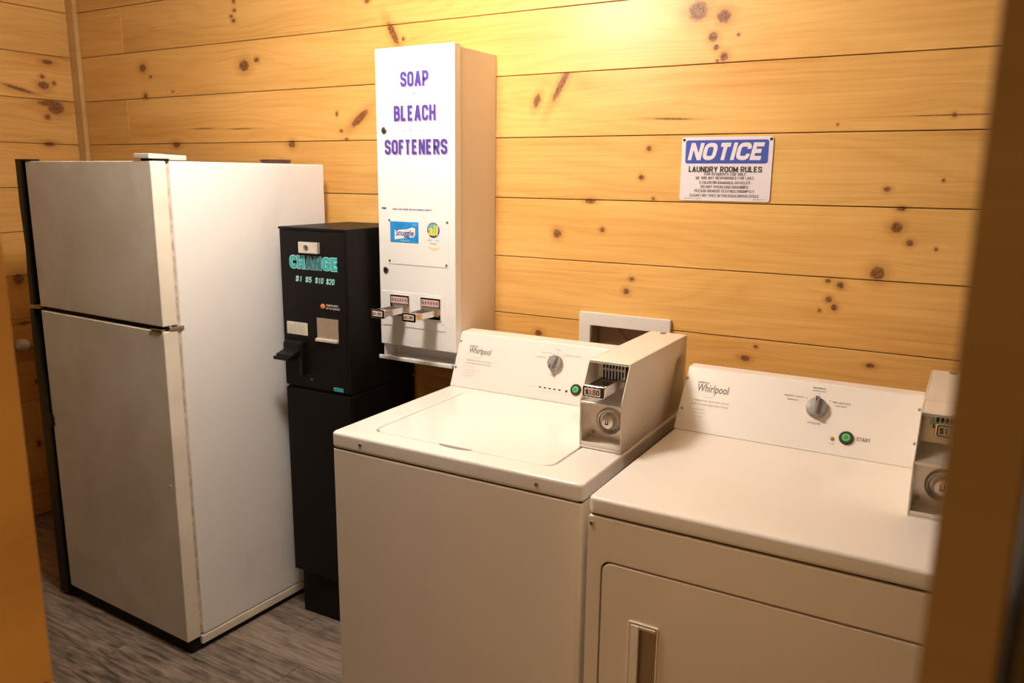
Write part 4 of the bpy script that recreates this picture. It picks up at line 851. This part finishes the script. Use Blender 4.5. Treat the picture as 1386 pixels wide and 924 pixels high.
# door with a pocket for the handle
hx0, hx1, hz0, hz1 = -0.5443, -0.4790, 0.500, 0.6625
dr = new(); q = rrect(-0.6082, 0.0146, 0.1935, 0.7748, 0.020, 5); hq = rrect(hx0+0.006, hx1-0.006, hz0+0.006, hz1-0.006, 0.003, 5)
ring(dr, q, hq, 'y', dyf+0.001, dyf+0.014)
door = obj('door', dr, 'enamel', t, bevel=0.0030, seg=3)
h = obj('door_handle', ring(new(), rrect(hx0, hx1, hz0, hz1, 0.003, 4), rrect(hx0+0.0035, hx1-0.0035, hz0+0.0035, hz1-0.0035, 0.002, 4), 'y', dyf-0.0025, dyf+0.004), 'enamel', door, bevel=0.0010)
pk = new()
box(pk, hx0+0.0042, hx1-0.004, dyf+0.013, dyf+0.0144, hz0+0.004, hz1-0.004)
obj('handle_pocket', pk, 'taupe', h)
gp = prism(new(), [(hx0+0.0055, dyf-0.0040), (hx0+0.0055, dyf+0.012), (hx0+0.0100, dyf+0.012), (hx0+0.0240, dyf+0.003), (hx0+0.0240, dyf-0.0055)], 'z', hz0+0.0055, hz1-0.0060)
obj('grip', gp, 'enamel', h, bevel=0.0012)
gp = prism(new(), [(dyf-0.0050, hz1-0.0060), (dyf+0.010, hz1-0.0060), (dyf+0.012, hz1-0.022), (dyf+0.004, hz1-0.016), (dyf-0.0015, hz1-0.0140)], 'x', hx0+0.0240, hx1-0.0060)
obj('pocket_brow', gp, 'enamel', h, bevel=0.0012)
for x in (dx0+0.05, dx1-0.05):
    for y in (dyf+0.06, -0.16): obj('foot', lathe(new(), (x, y, 0.0), (0, 0, 1), [(0, 0.022), (0.012, 0.020), (0.03, 0.012)], 16), 'rubber', t)
screw_on(t, (-0.6344, dyf+0.001, 0.8554), (0, -1, 0), 0.0055)
con, surf, n = console(t, dx0, -0.0720, -0.3263, -0.2210, -0.1789, 0.914, 1.0620)
for x, z in ((-0.6400, 1.0341), (-0.6350, 0.9636), (-0.0800, 1.0330), (-0.0800, 0.9636)): screw_on(con, Vector((x, surf(x, z), z)), n, 0.0042)
brand_print(con, surf, -0.6070, 1.0140, ('COMMERCIAL ELECTRIC DRYER', 'OPERATING INSTRUCTIONS', 'Load clothes', 'Select dryness', 'Press start'), 0.0830)
kx, kz = -0.3030, 1.0060
dial(con, surf, n, kx, kz, 0.0255, 0.02, con)
arc_print(con, surf, n, kx, kz, 0.0345, -52, 52, (-52, 0, 52))
caps('cycle_lettering', [('NORMAL', kx-0.017, kx+0.015, kz+0.0425, kz+0.0460), ('MEDIUM HEAT', kx-0.017, kx+0.015, kz+0.0365, kz+0.0390), ('HEAVY DUTY', kx-0.082, kx-0.034, kz+0.0185, kz+0.0218), ('HIGH HEAT', kx-0.073, kx-0.046, kz+0.0110, kz+0.0135), ('DELICATES', kx+0.034, kx+0.074, kz+0.0165, kz+0.0200), ('LOW HEAT', kx+0.040, kx+0.068, kz+0.0100, kz+0.0125), ('CYCLES', kx-0.015, kx+0.013, kz-0.0335, kz-0.0300)], 'ink', con, surf)
start_button(con, surf, n, -0.2252, 0.9531)
caps('start_lettering', [('START', -0.2030, -0.1720, 0.9515, 0.9590)], 'ink', con, surf)
x = -0.2560; obj('indicator_lamp', lathe(new(), (x, surf(x, 0.9475), 0.9475), n, [(0, 0.0048), (0.002, 0.0045), (0.003, 0.002)], 16), 'amber', con)
caps('lamp_lettering', [('IN USE', -0.2620, -0.2480, 0.9365, 0.9388)], 'ink2', con, surf)
coin_box(t, -0.0665, 0.0445, -0.6230, -0.5375, 0.9170, 1.02, 1.1065, -0.1200, 0.004, '$1.25', left_white=True)
obj('vent_ridge', BX(-0.0660, 0.0440, -0.400, -0.392, 1.1062, 1.1080), 'boxpaint', t, bevel=0.0006); obj('vent_ridge', BX(-0.0660, 0.0440, -0.420, -0.412, 1.1062, 1.1080), 'boxpaint', t, bevel=0.0006); obj('vent_ridge', BX(-0.0660, 0.0440, -0.440, -0.432, 1.1062, 1.1080), 'boxpaint', t, bevel=0.0006)
